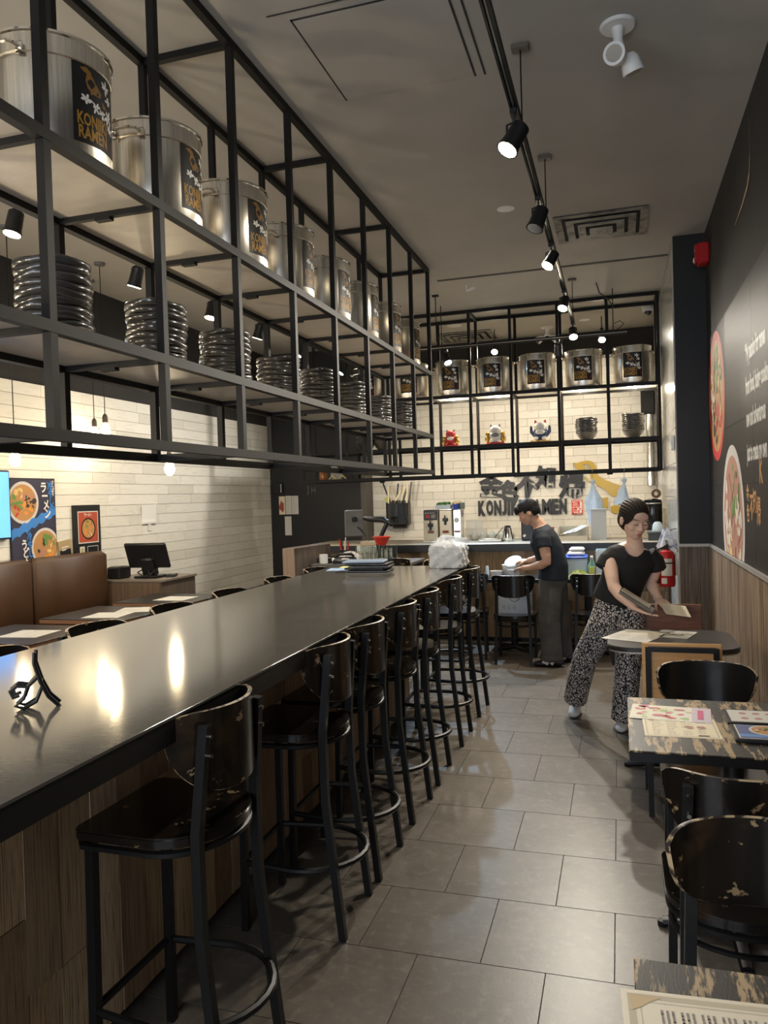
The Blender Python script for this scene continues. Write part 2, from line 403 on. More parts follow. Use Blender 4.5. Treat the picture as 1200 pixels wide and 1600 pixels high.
# black recess wall at the end of the left wall
wk = struct(B(XL, -3.49, 10.55, YB, 0, CZ).build('wall_recess', black_wall, sharp=0))
B(-3.56, -3.485, 10.545, YB, 0, CZ).build('corner_strip', mat('corner_taupe', (.085, .075, .064), .6), wk, sharp=0)
# back wall of small white bricks
wb = struct(B(XL, XR+.1, YB, YB+.15, 0, CZ).build('wall_back', wall_dark, sharp=0))
B(-3.485, XK, YB-.008, YB, 0, 3.40).build('brick_backing', grout, wb, sharp=0)
RH = .1085; bw = .305; cnt = 0
for i in range(24):
    z = 3.40-RH*(i+1); x = -3.485-(bw/2 if i % 2 else 0)
    if z < .82: break
    while x < XK:
        a, b = max(x, -3.485), min(x+bw, XK)
        if b-a > .02: piece('brick', brick_mat, ((a+b)/2, YB-.008-.006-R.random()*.001, z+RH/2), (b-a-.004, .013, RH-.004), wb); cnt += 1
        x += bw
# right wall: dark paint, printed mural panels, striped wainscot
wr = struct(B(XR, XR+.15, YF, YB+.15, 0, CZ).build('wall_right', wall_dark, sharp=0))
for k in range(8):
    y0 = 7.13-1.1*(k+1)
    B(XR-.012, XR, y0+.002, y0+1.1-.001, .1, 1.1).build('wainscot_panel', stripe_mat, wr, sharp=0)
struct(B(XR-.022, XR, YF, 7.13, 1.1, 1.125).build('trim_1', cap_metal, sharp=0))
struct(B(XR-.018, XR, YF, 7.13, 0, .1).build('baseboard_right', black_metal, sharp=0))
pk = [(4.80, 3.72, .012), (4.772, 3.60, .012), (4.765, 3.45, .018), (4.80, 3.36, .02), (4.88, 3.315, .014), (5.08, 3.28, .010), (5.38, 3.26, .002)]
gch = MB(); vs_ = []
for (y, z, w) in pk: vs_ += [(XR-.004, y, z-w), (XR-.004, y+.004, z+w)]
gch.add(vs_, [(2*i, 2*i+1, 2*i+3, 2*i+2) for i in range(len(pk)-1)]).build('paint_chip', mat('chipped_plaster', (.5, .36, .22), .8), wr, sharp=0)
# pillar and the tiled kitchen side wall
pl = struct(B(XK+.004, XR, 7.13, YB, 1.125, CZ).build('wall_pillar', black_wall, sharp=0))
B(XK+.004, XR, 7.13, YB, 0, 1.1).build('pillar_base', stripe_dark, pl, sharp=0)
B(XK-.004, XR, 7.118, 7.2, 1.1, 1.125).build('pillar_cap', cap_metal, pl, sharp=0)
wt = struct(B(XK, XK+.004, 7.15, YB, 0, CZ).build('wall_kitchen', grout, sharp=0))
for i in range(12):
    for j in range(7):
        z0 = .0+.305*i; y0 = 7.15+.54*j-(.27 if i % 2 else 0); a, b = max(7.15, y0), min(y0+.54, YB)
        if z0 > 3.65 or b-a < .05: continue
        piece('tile', marble_tile, (XK-.003, (a+b)/2, z0+.1525), (.008, b-a-.004, .301), wt)
# front wall with the shop window that lets the daylight in (behind the camera)
wf = struct(MB().bbox(XL, XR, YF-.15, YF, 0, .5).bbox(XL, XR, YF-.15, YF, 3.0, CZ).bbox(XL, -4.2, YF-.15, YF, .5, 3.0).bbox(.4, XR, YF-.15, YF, .5, 3.0).build('wall_front', wall_dark, sharp=0))
wn = struct(MB().bbox(-4.2, .4, YF-.1, YF-.05, .5, .56).bbox(-4.2, .4, YF-.1, YF-.05, 2.94, 3.0).bbox(-4.2, -4.14, YF-.1, YF-.05, .5, 3.0).bbox(.34, .4, YF-.1, YF-.05, .5, 3.0).bbox(-1.93, -1.87, YF-.1, YF-.05, .5, 3.0).build('window_1', black_metal, sharp=0))

# ---------------------------------------------------------------- printed wall mural (flat print on panels)
mur = thing('wall_mural', 'dark printed mural with white lettering and two ramen bowls on the right wall', 'mural', (XR, 5.1, 1.125))
MZ = [1.126, 1.62, 2.02, 2.82]; MY = [7.08, 5.96, 4.84, 3.72, 2.6]
for i in range(3):
    for j in range(4):
        y1, y0 = MY[j], MY[j+1]
        B(-.006, 0, y0-5.1+.0015, y1-5.1-.0015, MZ[i]-1.125+.001, MZ[i+1]-1.125-.001).build('panel', mural_mat, mur, sharp=0)
FR = frame((-.0064, 0, -1.125), (0, -1, 0), (0, 0, 1))       # u runs towards the camera, v is height
def clip(poly, f):
    out = []
    for i in range(len(poly)):
        a, b = poly[i-1], poly[i]; fa, fb = f(a), f(b)
        if (fa >= 0) != (fb >= 0): t = fa/(fa-fb); out.append((a[0]+(b[0]-a[0])*t, a[1]+(b[1]-a[1])*t))
        if fb >= 0: out.append(b)
    return out
def food(cx, cy, r, rim, seed, n=46, pal=None, broth='broth', bs=1.):
    RR = random.Random(seed); pal = pal or ['broth', 'noodle', 'green', 'meat', 'pale', 'dark', 'red']
    L = [([ell(cx, cy, r, r, 40)], rim), ([ell(cx, cy, r*.86, r*.86, 36)], FOODC[broth])]
    for k in range(n):
        a = RR.random()*2*pi; q = sqrt(RR.random())*.72*r; key = pal[1+int(((a/(2*pi))*(len(pal)-1)+RR.random()*.9)) % (len(pal)-1)]
        L.append(([rot2(blob(cx+q*cos(a), cy+q*sin(a), r*bs*(.06+.12*RR.random()), k+seed*99, 9, .3, 0, .4+RR.random()*.5), RR.random()*pi, (cx+q*cos(a), cy+q*sin(a)))], FOODC[key]))
    return L
FOODC = dict(broth=flat('food_broth', (.48, .24, .08)), noodle=flat('food_noodle', (.72, .50, .2)), green=flat('food_green', (.14, .26, .06)), meat=flat('food_meat', (.45, .22, .16)), pale=flat('food_pale', (.72, .62, .5)), dark=flat('food_dark', (.05, .032, .025)), red=flat('food_red', (.55, .05, .03)), orange=flat('food_orange', (.72, .28, .05)))
white_bowl = flat('printed_white_bowl', (.60, .57, .55)); red_bowl = flat('printed_red_bowl', (.55, .022, .018))
def clipped(L, f): return [([q for q in (clip(p, f) for p in sh) if len(q) > 2], m_) for sh, m_ in L]
L1 = clipped(food(5.1-6.52, 2.31, .50, red_bowl, 4, n=110, bs=.62), lambda p: min(2.815-p[1], p[0]-(5.1-7.075)))
L2 = clipped(food(5.1-5.74, 1.37, .52, white_bowl, 9, pal=['broth', 'pale', 'green', 'meat', 'pale', 'noodle', 'meat'], broth='meat', n=110, bs=.62), lambda p: p[1]-1.13)
prints('bowl_print', [l for l in L1 if l[0]], mur, FR, dz=.00003)
prints('bowl_print', [l for l in L2 if l[0]], mur, FR, dz=.00003)
for s_, z in (('“My passion for ramen', 2.345), ('from food, fusing cooking', 2.150), ('new and adventurous', 1.960), ('just to create my own', 1.757)):
    prints('lettering', [([shift(text_geo(s_, .145, .0052, .50), .03, z)], white_print)], mur, FR)
for k, (ch, u, v, s_) in enumerate((('金', -.03, 1.52, .115), ('色', -.03, 1.40, .115), ('不', .08, 1.42, .17), ('知', .20, 1.46, .15), ('帰', .32, 1.40, .17), ('K', .43, 1.62, .2))):
    prints('orange_letter', [([shift(text_geo(ch, s_, .0035, .8), u, v)], flat('orange_print', (.62, .31, .10)))], mur, FR)

# ---------------------------------------------------------------- bar counter
bar = thing('bar_counter', 'long dark bar counter with reclaimed plank front running down the room', 'counter', (-1.607, 1.1, 0), .01)
# local frame: origin at the near middle, y runs down the room
MB().cbox((0, 2.035, 1.066), (1.06, 5.23, .008), .0008).build('countertop', counter_top, bar)
MB().bbox(-.527, .527, -.577, 4.647, 1.0, 1.0615).build('edge_band', counter_edge, bar, sharp=0)
MB().bbox(-.40, .115, -.55, 4.38, .10, 1.0).bbox(-.36, .08, -.5, 4.3, 0, .1).build('carcass', black_wall, bar, sharp=0)
for side, xs_ in ((.122, 1), (-.407, -1)):
    y = -.55; i = 0
    while y < 4.37:
        w = R.choice((.1, .125, .14, .16)); b = min(y+w, 4.38); cuts = [.06]+sorted(R.sample([.25, .35, .45, .55, .62, .7, .8], 1 if side > 0 else 0))+[1.0]
        for q in range(len(cuts)-1): piece('plank', plank_mat, (side+.004*R.random(), (y+b)/2, (cuts[q]+cuts[q+1])/2), (.016, b-y-.002, cuts[q+1]-cuts[q]-.002), bar)
        y = b
x = -.40
while x < .1:
    b = min(x+.13, .115); piece('plank', plank_mat, ((x+b)/2, 4.388, .53), (b-x-.002, .016, .94), bar); x = b
# ---------------------------------------------------------------- back counter
bk = thing('kitchen_counter', 'long kitchen counter with plank front and dark worktop edge below the wall sign', 'counter', (-1.3, 8.8, 0))
MB().cbox((-.26, .0, 1.055), (4.0, .96, .03), .004).build('countertop', mat('pale_worktop', (.42, .36, .28), .35), bk)
MB().bbox(-2.26, 1.74, -.485, -.46, .99, 1.066).build('edge_band', mat('blue_black_edge', (.02, .022, .026), .35), bk, sharp=0)
MB().bbox(-2.2, 1.74, -.37, .47, .0, 1.04).build('carcass', black_wall, bk, sharp=0)
x = -2.2
while x < 1.73:
    w = R.choice((.11, .13, .15, .17)); b = min(x+w, 1.74); c = R.choice((.45, .55, .62, .7, .78))
    for a_, b_ in ((.04, c), (c, .99)): piece('plank', plank_mat, ((x+b)/2, -.378-.004*R.random(), (a_+b_)/2), (b-x-.002, .016, b_-a_-.002), bk)
    x = b

# ================================================================ hanging racks
ZB, ZM, ZU, ZT = 1.83, 2.19, 2.79, 3.75
def rack(name, label, n_posts, pos, depth, levels_shelf, loc, rotz, panel, cross, extra=None):
    """local: x along the rack, y = 0 the front bars, +y the back bars"""
    t = thing(name, label, 'rack', loc, rotz); b = .032; top = CZ
    for q in pos:
        for y in (0, depth): piece('post', rack_metal, (q, y, (ZB-.016+top)/2), (b, b, top-ZB+.016), t)
    x0, x1 = pos[0], pos[-1]
    for z in (ZB, ZM-.02, ZU-.02, ZT):
        for y in (0, depth): piece('rail', rack_metal, ((x0+x1)/2, y, z), (x1-x0+b, b+.003, .038), t)
    for q in pos:
        for z in (ZM-.022, ZU-.022): piece('cross_bar', rack_metal, (q, depth/2, z), (.024, depth-b, .026), t)
    for q in cross:
        for z in (ZB, ZT): piece('cross_bar', rack_metal, (q, depth/2, z), (b, depth-b, b), t)
    for z in levels_shelf:
        for i in range(len(pos)-1):
            a, c = pos[i]+.004, pos[i+1]-.004
            p = piece('shelf_panel', panel, ((a+c)/2, depth/2, z-.006), (c-a, depth-.036, .012), t)
    return t
# left rack above the bar: faces the aisle, runs along y
PY = [.75, 1.39, 2.033, 2.667, 3.31, 3.97, 4.62, 5.27, 5.92, 6.57, 7.216]
rack_l = rack('hanging_rack', 'long black steel rack hung from the ceiling above the bar counter', 11, PY, .47, (ZM, ZU), (-1.7, 0, 0), pi/2, shelf_metal, [PY[i] for i in (2, 4, 6, 8, 10)])
for i in range(2, 10):                      # shelf joining clips
    for z in (ZM-.04, ZU-.04): piece('clip', rack_metal, (PY[i], .25, z), (.03, .07, .012), rack_l)
PX = [-3.79, -3.20, -2.65, -2.114, -1.643, -1.165, -.630, -.091, .445]
rack_b = rack('hanging_rack', 'black steel rack hung in front of the white brick wall over the kitchen counter', 9, PX, .47, (ZM, ZU), (0, 9.0, 0), 0, shelf_white, [PX[i] for i in (0, 2, 4, 6, 8)])
for i in range(0, 2): piece('shelf_panel', shelf_white, ((PX[i]+PX[i+1])/2, .235, ZB+.012), (PX[i+1]-PX[i]-.01, .44, .01), rack_b)

# ---------------------------------------------------------------- stock pots
def bend(poly_frame_r, g): return g
def make_pot():
    t = thing('stock_pot', 'tmp', 'pot', (0, 0, 0), 0, 'steel stock pots on the racks')
    r = .205; h = .415
    MB().lathe([(.0, .006), (r-.02, .006), (r-.02, 0), (r-.006, .0), (r, .012), (r, h-.075), (r+.004, h-.07), (r+.004, h-.002), (r-.003, h-.002), (r-.003, .02), (0, .02)], 40).build('pot_body', steel, t)
    MB().tube([((r+.004)*cos(2*pi*k/40), (r+.004)*sin(2*pi*k/40), h) for k in range(40)], .0075, 6, True).build('rim', steel_b, t)
    for s_ in (-1, 1):
        g = MB(); P = []
        for k in range(13):
            a = pi*k/12; w = .062*cos(a); P.append((s_*(r+.006+.028*min(1, 1.6*sin(a))), w, h-.065+.012*sin(a)))
        g.tube(P, .0065, 6); g.cbox((s_*(r+.004), .062, h-.065), (.008, .03, .035), .003); g.cbox((s_*(r+.004), -.062, h-.065), (.008, .03, .035), .003)
        g.build('handle', steel_b, t)
    rl = r+.0008; w, h0, h1 = .205, .068, .35
    def cur(u, v, d=0): a = u/rl; return ((rl+d)*sin(a), -(rl+d)*cos(a), v)
    lab = MB().grid(lambda a, b: cur((a-.5)*w, h0+(h1-h0)*b), 14, 1).build('label', label_black, t)
    def curved(name, polys, m, d):
        g = MB()
        for sh in polys:
            if isinstance(sh, tuple) and len(sh) == 2 and isinstance(sh[1], list): g.add([cur(p[0], p[1], d) for p in sh[0]], sh[1])
            else: g.add([cur(p[0], p[1], d) for p in sh], [tuple(range(len(sh)))])
        return g.build(name, m, lab, sharp=0)
    tx = [shift(text_geo('KONJIKI', .060, .0016, .62), -.091, .132), shift(text_geo('RAMEN', .060, .0016, .66), -.088, .085)]
    curved('gold_lettering', tx, gold, .0006)
    curved('seal', [[(.038, .079), (.092, .079), (.092, .130), (.038, .130)]], red_print, .0006)
    # golden bird: head with beak, sweeping body, tail
    bird = [[(-.075, .325), (-.05, .334), (-.03, .322), (-.028, .305), (-.042, .298), (-.05, .312), (-.06, .314)],
            [(-.05, .306), (-.026, .312), (-.005, .288), (.018, .268), (.012, .252), (-.022, .250), (-.046, .262), (-.054, .285)],
            [(-.036, .256), (-.012, .262), (.03, .240), (.05, .226), (.03, .222), (-.01, .232), (-.034, .246)]]
    curved('gold_bird', bird, gold_brown, .0007)
    R_ = random.Random(5); wh = []
    for (cx, cy, s_) in ((.045, .300, .036), (.062, .262, .03), (.058, .205, .04), (.068, .165, .034), (-.052, .222, .036), (-.012, .208, .030), (.020, .198, .026)):
        for k in range(6):
            a = k*pi/3+R_.random()*.6; L_ = s_*(.45+.35*R_.random())
            wh.append(rot2(ell(cx+L_*.55, cy, L_*.5, s_*.15, 8), a, (cx, cy)))
    curved('white_lettering', wh, white_print, .0009)
    return t
pot0 = make_pot()
pot_spots = []
PYc = [2.36, 3.0, 3.67, 4.32, 4.98, 5.63, 6.28, 6.92]
for i, y in enumerate(PYc):
    pot_spots.append((-1.93, y, pi/2+(.25 if i % 2 else .12)*(1 if i < 6 else .6)-.17, '%s steel stock pot from the front on the long rack over the bar' % ORD[i].capitalize()))
PXc = [-1.885, -1.39, -.885, -.36, .175]
for i, x in enumerate(PXc):
    pot_spots.append((x, 9.23, 0, 'steel stock pot on the back rack over the kitchen, %s from the left' % (ORD[i] if i < 4 else 'rightmost one, fifth')))
pot_spots += [(-2.96, 9.23, .1, 'steel stock pot on the back rack, far one partly seen behind the bar rack bowls'), (-2.4, 9.23, 0, 'steel stock pot on the back rack, half hidden behind the end of the bar rack')]
for i, (x, y, a, lb) in enumerate(pot_spots):
    if i == 0: pot0.location = (x, y, ZU+.001); pot0.rotation_euler = (0, 0, a); pot0['label'] = lb
    else: dup(pot0, (x, y, ZU+.001), a, lb)

# ---------------------------------------------------------------- stacks of black bowls
def bowl_mesh(r, ph, deep):
    def wob(rr, z, a):
        k = (rr/r)**4
        return rr*(1+.02*k*sin(3*a+ph)+.012*k*sin(5*a+2*ph)), z+k*.005*sin(2*a+ph*1.7)+k*.003*sin(5*a)
    d = deep
    return MB().lathe([(.0, .004), (r*.40, .004), (r*.40, 0), (r*.46, 0), (r*.52, .008), (r*.80, .35*d+.004), (r*.95, d-.026), (r*1.0, d-.014), (r*.995, d-.003), (r*.97, d), (r*.93, d-.004), (r*.88, d-.022), (r*.72, .35*d), (0, .014)], 32, wob=wob).mesh('bowl', bowl_mat, 50)
bm_wide = [bowl_mesh(.132, p, .062) for p in (0, 1.1, 2.3, 3.9)]
bm_deep = [bowl_mesh(.122, p, .105) for p in (.4, 1.9, 3.1)]
PYb = [2.33, 2.98, 3.60, 4.25, 4.91, 5.57, 6.2, 6.9]
def stack(x, y, n, ms, step, z0, where, group):
    for k in range(n):
        w = 'bottom' if k == 0 else 'topmost' if k == n-1 else '%s up' % ORD[k]
        o = link('bowl', ms[(k*7+int(y*10)) % len(ms)], None, (x+R.uniform(-.004, .004), y+R.uniform(-.004, .004), z0+k*step), R.random()*6)
        tag(o, 'black bowl, %s, %s' % (w, where), 'bowl', group)
for i, (y, n) in enumerate(zip(PYb, (9, 9, 9, 8, 9, 9, 8, 9))):
    stack(-1.93, y, n, bm_wide, .0275, ZM+.001, '%s stack from the front on the bar rack' % ORD[i], 'black bowls stacked on the bar rack')
for i, (x, n) in enumerate(((-3.03, 9), (-2.80, 8), (-.345, 8), (.17, 9))):
    stack(x, 9.23, n, bm_deep, .0215, ZM+.001, ('leftmost', 'second', 'third', 'rightmost')[i]+' stack from left on the back rack', 'black bowls stacked on the back rack')

# ---------------------------------------------------------------- lucky cat figurines on the back rack
def cat(x, label, body, coat, bib, w, arms_up, base_m, ear_m):
    t = thing('cat_figurine', label, 'figurine', (x, 9.16, ZM+.001)); s_ = w
    MB().cbox((0, 0, .014), (s_*1.05, s_*.62, .028), .012).build('base', base_m, t)
    MB().sphere((0, 0, .028+s_*.33), (s_*.40, s_*.30, s_*.36)).build('body', body, t)
    hz = .028+s_*.70
    hd = MB().sphere((0, -.01, hz), (s_*.34, s_*.27, s_*.27)).build('head', coat, t)
    for q in (-1, 1):
        MB().loft([((q*s_*.2, -.01, hz+s_*.16), s_*.10, s_*.05), ((q*s_*.25, -.01, hz+s_*.27), s_*.05, s_*.03), ((q*s_*.27, -.01, hz+s_*.35), s_*.008, s_*.006)], 10).build('ear', ear_m, hd)
        if arms_up: MB().loft([((q*s_*.3, 0, s_*.36), s_*.1, s_*.09), ((q*s_*.46, -.01, s_*.56), s_*.09, s_*.085), ((q*s_*.47, -.015, s_*.76), s_*.07, s_*.07), ((q*s_*.46, -.02, s_*.86), s_*.04, s_*.04)], 10).build('paw', body, t)
        else: MB().sphere((q*s_*.46, -.02, s_*.32), (s_*.15, s_*.13, s_*.2)).sphere((q*s_*.45, -.02, s_*.62), (s_*.12, s_*.1, s_*.13)).build('gold_charm', mat('gold_glaze', (.55, .33, .06), .25, .6), t)
        MB().sphere((q*s_*.2, -s_*.26, .028+s_*.08), (s_*.13, s_*.13, s_*.09)).build('foot', coat, t)
    F_ = frame((0, -.012-s_*.272, hz-s_*.02), (1, 0, 0), (0, 0, 1))
    eyes = [[(q*s_*.13-s_*.06, 0), (q*s_*.13, s_*.035), (q*s_*.13+s_*.06, 0), (q*s_*.13, s_*.02)] for q in (-1, 1)]
    prints('face', [(eyes, ink), ([blob(0, -s_*.07, s_*.02, 1)], red_print)], hd, F_)
    MB().sphere((0, -s_*.25, .028+s_*.40), (s_*.24, s_*.09, s_*.13)).build('bib', bib, t)
    return t
c_red = mat('red_glaze', (.50, .05, .05), .25); c_white = mat('white_glaze', (.78, .75, .70), .25); c_blue = mat('blue_glaze', (.05, .075, .16), .25); c_grey = mat('grey_glaze', (.20, .20, .22), .25); c_gold = mat('gold_base', (.5, .3, .08), .4, n=[(40, .45, .6, (.75, .6, .35), 3)])
cat(-1.925, 'small lucky cat figurine with red coat on the left of the back shelf', c_red, c_red, c_white, .175, False, c_red, c_grey)
cat(-1.385, 'lucky cat figurine with white belly, grey cap and gold charms, in the middle', c_white, c_white, c_grey, .205, False, c_red, c_grey)
cat(-.86, 'lucky cat figurine with both blue arms raised, red ears, gold base', c_blue, c_white, c_white, .225, True, c_gold, c_red)

# ---------------------------------------------------------------- little things on the low end of the back rack
zl = ZB+.018
j = thing('jar', 'small amber glass jar on the low end shelf of the back rack', 'jar', (-3.60, 9.2, zl))
MB().lathe([(0, 0), (.045, 0), (.05, .01), (.05, .09), (.038, .11), (.038, .115), (0, .115)], 18).build('glass_body', mat('amber_glass', (.25, .09, .02), .1, coat=.5), j)
MB().lathe([(.04, .1), (.042, .1), (.042, .13), (0, .13)], 18).build('lid', mat('pale_lid', (.5, .45, .3), .4), j)
f = thing('card_holder', 'grey printed card leaning on the low end shelf of the back rack', 'card', (-3.44, 9.26, zl))
MB().cbox((0, 0, .1), (.16, .006, .2), .001, rot=(-.18, 0, 0)).build('card', mat('grey_card', (.30, .29, .27), .5), f)
f = thing('picture_frame', 'dark framed picture leaning beside the grey card on the back rack', 'frame', (-3.27, 9.24, zl))
MB().cbox((0, 0, .1), (.15, .012, .2), .003, rot=(-.2, 0, 0)).build('frame_body', black_plastic, f)
for i in range(2):
    o = MB().prism([(-.06, 0), (0, .055), (.06, 0), (.05, 0), (0, .043), (-.05, 0)], -.03, .03, Matrix.Rotation(pi/2, 4, 'X')).build('tent_sign', mat('gold_card', (.6, .5, .25), .4), None, (-3.43+.13*i, 9.1, zl))
    tag(o, '%s small folded tent sign on the low end of the back rack' % ('left' if i == 0 else 'right'), 'sign', 'tent signs on the back rack')

# ================================================================ lamps
def aim(o, d):
    o.rotation_euler = Vector(d).to_track_quat('-Z', 'Y').to_euler()
def track_lamp(loc, d, label, power, color, on=True, glow=None, spot=150, size=1.0, group='track spotlights'):
    """loc = the underside of the track; d = beam direction"""
    t = thing('track_spotlight', label, 'spotlight', loc, 0, group); s_ = size
    MB().cbox((0, 0, -.014), (.034, .085, .028), .004).build('adapter', black_plastic, t)
    MB().cbox((0, -.02, -.0145), (.035, .03, .018), .002).build('adapter_clip', mat('pale_clip', (.45, .5, .56), .4), t)
    D = Vector(d).normalized(); piv = Vector((0, 0, -.095*s_))
    MB().tube([(0, 0, -.028), (0, 0, -.05), (.036, 0, -.06), (.036, 0, -.095*s_)], .006, 6).tube([(0, 0, -.05), (-.036, 0, -.06), (-.036, 0, -.095*s_)], .006, 6).build('yoke', black_plastic, t)
    a = piv-D*.055*s_; b = piv+D*.06*s_
    hd = MB().loft([(a, .022*s_, .022*s_), (a+D*.012, .034*s_, .034*s_), (b-D*.03, .037*s_, .037*s_), (b, .043*s_, .043*s_)], 18).build('lamp_head', black_plastic, t)
    MB().loft([(b-D*.001, .037*s_, .037*s_), (b+D*.0015, .036*s_, .036*s_)], 18).build('lens', (glow or lamp_glow) if on else steel_b, hd, sharp=0)
    if on:
        l = light('spot_beam', 'SPOT', piv+D*.075*s_, power, color, t, spot_size=radians(spot), spot_blend=1., shadow_soft_size=.03); aim(l, D)
    return t
# the long track above the aisle
ZTR = 3.36
tr = thing('light_track', 'long black lighting track hung on rods above the aisle', 'track', (-.42, 5.4, ZTR))
MB().bbox(-.018, -.008, -4, 3.05, 0, .034).bbox(.008, .018, -4, 3.05, 0, .034).bbox(-.018, .018, -4, 3.05, .024, .036).build('track_rail', rack_metal, tr, sharp=0)
MB().bbox(-.004, .004, -4, 3.05, .006, .02).build('conductor', mat('conductor_grey', (.2, .2, .19), .3, .5), tr, sharp=0)
for y in (-1.57, -.28, 2.74):
    MB().cyl((.012, y, .036), (.012, y, CZ-ZTR-.02), .0035, 8).build('rod', rack_metal, tr); MB().cbox((.012, y, CZ-ZTR-.011), (.085, .06, .022), .004).build('ceiling_plate', mat('plate_bronze', (.12, .1, .08), .5), tr)
for i, (y, d, on) in enumerate(((3.62, (-.55, -.35, -1), 1), (4.72, (-.35, -.3, -1), 0), (5.62, (-.5, -.45, -1), 1), (6.95, (-.25, -.55, -1), 1), (8.28, (.1, -.65, -1), 1))):
    track_lamp((-.42, y, ZTR), d, '%s spotlight from the front on the aisle track, %s' % (ORD[i], 'lit and shining forward' if on else 'unlit with black square-tilted head'), K_TRACK*(.4 if i == 0 else .8 if i == 2 else 1.1), NEUT, on, size=1.25 if i < 2 else 1.1, spot=132)
# wide throw of the aisle lamps down on floor and tables
# left track above the booth side
tr2 = thing('light_track', 'black lighting track on the left side behind the bar rack', 'track', (-3.25, 5.2, 3.35))
MB().bbox(-.018, .018, -3.6, 4.2, 0, .034).build('track_rail', rack_metal, tr2, sharp=0); MB().bbox(-.006, .006, -3.6, 4.2, -.002, 0).build('conductor', steel_b, tr2, sharp=0)
for y in (-3, 0, 3): MB().cyl((0, y, .034), (0, y, CZ-3.35), .005, 8).build('rod', rack_metal, tr2)
for i, y in enumerate((3.63, 4.79, 5.85, 6.75, 7.76, 9.1)):
    track_lamp((-3.25, y, 3.35), ((-.35, .05, -1) if i % 2 else (-.1, -.2, -1)) if i < 4 else (-.55, -.35, -1), '%s spotlight from the front on the left track behind the bar rack%s' % (ORD[i], '' if i < 4 else ', glowing cool white'), K_LEFT if i < 4 else K_LEFT*2.3, WARM if i < 4 else (1, .94, .84), True, lamp_glow if i < 4 else lamp_glow_cool, size=1.25)
# cross track in front of the back rack
tr3 = thing('light_track', 'short black lighting track crossing in front of the back rack pots', 'track', (-1.0, 8.68, 3.275))
MB().bbox(-1.35, 1.12, -.018, .018, 0, .034).build('track_rail', rack_metal, tr3, sharp=0); MB().bbox(-1.35, 1.12, -.02, -.0185, .01, .02).build('conductor', steel_b, tr3, sharp=0)
for x in (-.9, .98): MB().cyl((x, 0, .034), (x, 0, CZ-3.275), .005, 8).build('rod', rack_metal, tr3)
MB().tube([(.98, -.02, .03), (1.05, -.05, .06), (1.09, -.03, .1), (1.05, 0, .14), (.99, .01, .12)], .004, 6).tube([(.82, -.3, CZ-3.275), (.85, -.25, .40), (.93, -.12, .36), (.98, -.05, .30), (.98, -.02, .05)], .006, 6).build('cable', black_plastic, tr3)
for i, (x, d, on, g_) in enumerate(((-1.85, (.42, -.42, -1), 1, lamp_glow_cool), (-.60, (0, .3, -1), 0, None))):
    track_lamp((x, 8.68, 3.275), d, ('cool white spotlight at the left end of the cross track before the back rack', 'unlit black spotlight hanging from the cross track between two pots')[i], 210, COOL, on, g_, size=1.1, spot=85)
# lamps on the ceiling behind the back rack and under its shelves, washing the brick wall
for i, (x, y, z, d, lb) in enumerate(((-1.52, 10.2, 3.62, (.1, .15, -1), 'bright spotlight on the ceiling behind the back rack, left one'), (-.16, 10.0, 3.62, (-.1, .1, -1), 'bright spotlight on the ceiling behind the back rack, right one'))):
    t = track_lamp((x, y, z), (0, -.55, -.6), lb, 12, NEUT, True, size=1.1, group='spotlights behind the back rack'); MB().cyl((0, 0, 0), (0, 0, CZ-z), .006, 8).build('stem', black_plastic, t)
def canlight(x, y, z, label, power, color, d=(0, 0, -1), r=.055, glow=None, group='round ceiling downlights'):
    t = thing('downlight', label, 'light', (x, y, z), 0, group)
    MB().lathe([(r*.8, -.003), (r, -.004), (r+.012, -.001), (r+.012, 0), (r*.8, 0)], 24).build('trim_ring', white_plastic, t); MB().lathe([(0, -.002), (r*.82, -.002), (r*.82, 0), (0, 0)], 20).build('diffuser', glow or disc_glow, t)
    if power: l = light('downlight_beam', 'SPOT', (0, 0, -.03), power, color, t, spot_size=radians(130), spot_blend=.8, shadow_soft_size=.05); aim(l, d)
    return t
canlight(-.775, 5.95, CZ, 'round flush downlight in the ceiling left of the aisle track', K_CAN*.5, NEUT)
canlight(-.37, 10.13, CZ, 'small round downlight in the ceiling behind the back rack, right of the twin lamps', K_CAN, WARM, (-.1, .25, -1))
canlight(-1.962, 9.75, CZ, 'large pale ceiling disc above the back rack beside the vent', K_CAN, WARM, (.1, .25, -1), r=.085)
for i, (x, y) in enumerate(((-1.36, 9.235), (-.4, 9.235), (.2, 9.235), (-1.9, 9.235))):
    t = thing('shelf_lamp', 'small round lamp under the pot shelf of the back rack, %s' % ('above the middle cat figurine', 'above the left bowl stack', 'above the right bowl stack', 'above the red cat figurine')[i], 'lamp', (x, y, ZU-.012), 0, 'shelf lamps of the back rack')
    MB().lathe([(0, -.018), (.028, -.018), (.034, -.01), (.034, 0), (0, 0)], 16).build('housing', steel_b, t); MB().lathe([(0, -.021), (.024, -.021), (.024, -.018), (0, -.018)], 16).build('diffuser', lamp_glow, t)
    light('shelf_lamp_beam', 'POINT', (0, 0, -.05), K_CROSS*.2, WARM, t, shadow_soft_size=.025)
# added lamps below the rack, put in to brighten the brick wall and sign
for i, x in enumerate((-2.9, -1.5, -.1)):
    t = thing('shelf_lamp', 'added lamp brightening the brick wall from under the lowest kitchen rack rail, %s' % ('left', 'middle', 'right')[i], 'lamp', (x, 9.47, ZB-.019), 0, 'added lamps below the kitchen rack')
    MB().lathe([(0, -.018), (.028, -.018), (.034, -.01), (.034, 0), (0, 0)], 16).build('housing', black_plastic, t)
    l = light('wall_wash', 'SPOT', (0, 0, -.04), K_CROSS*.45, WARM, t, spot_size=radians(150), spot_blend=.8, shadow_soft_size=.05); aim(l, (0, .6, -.35))
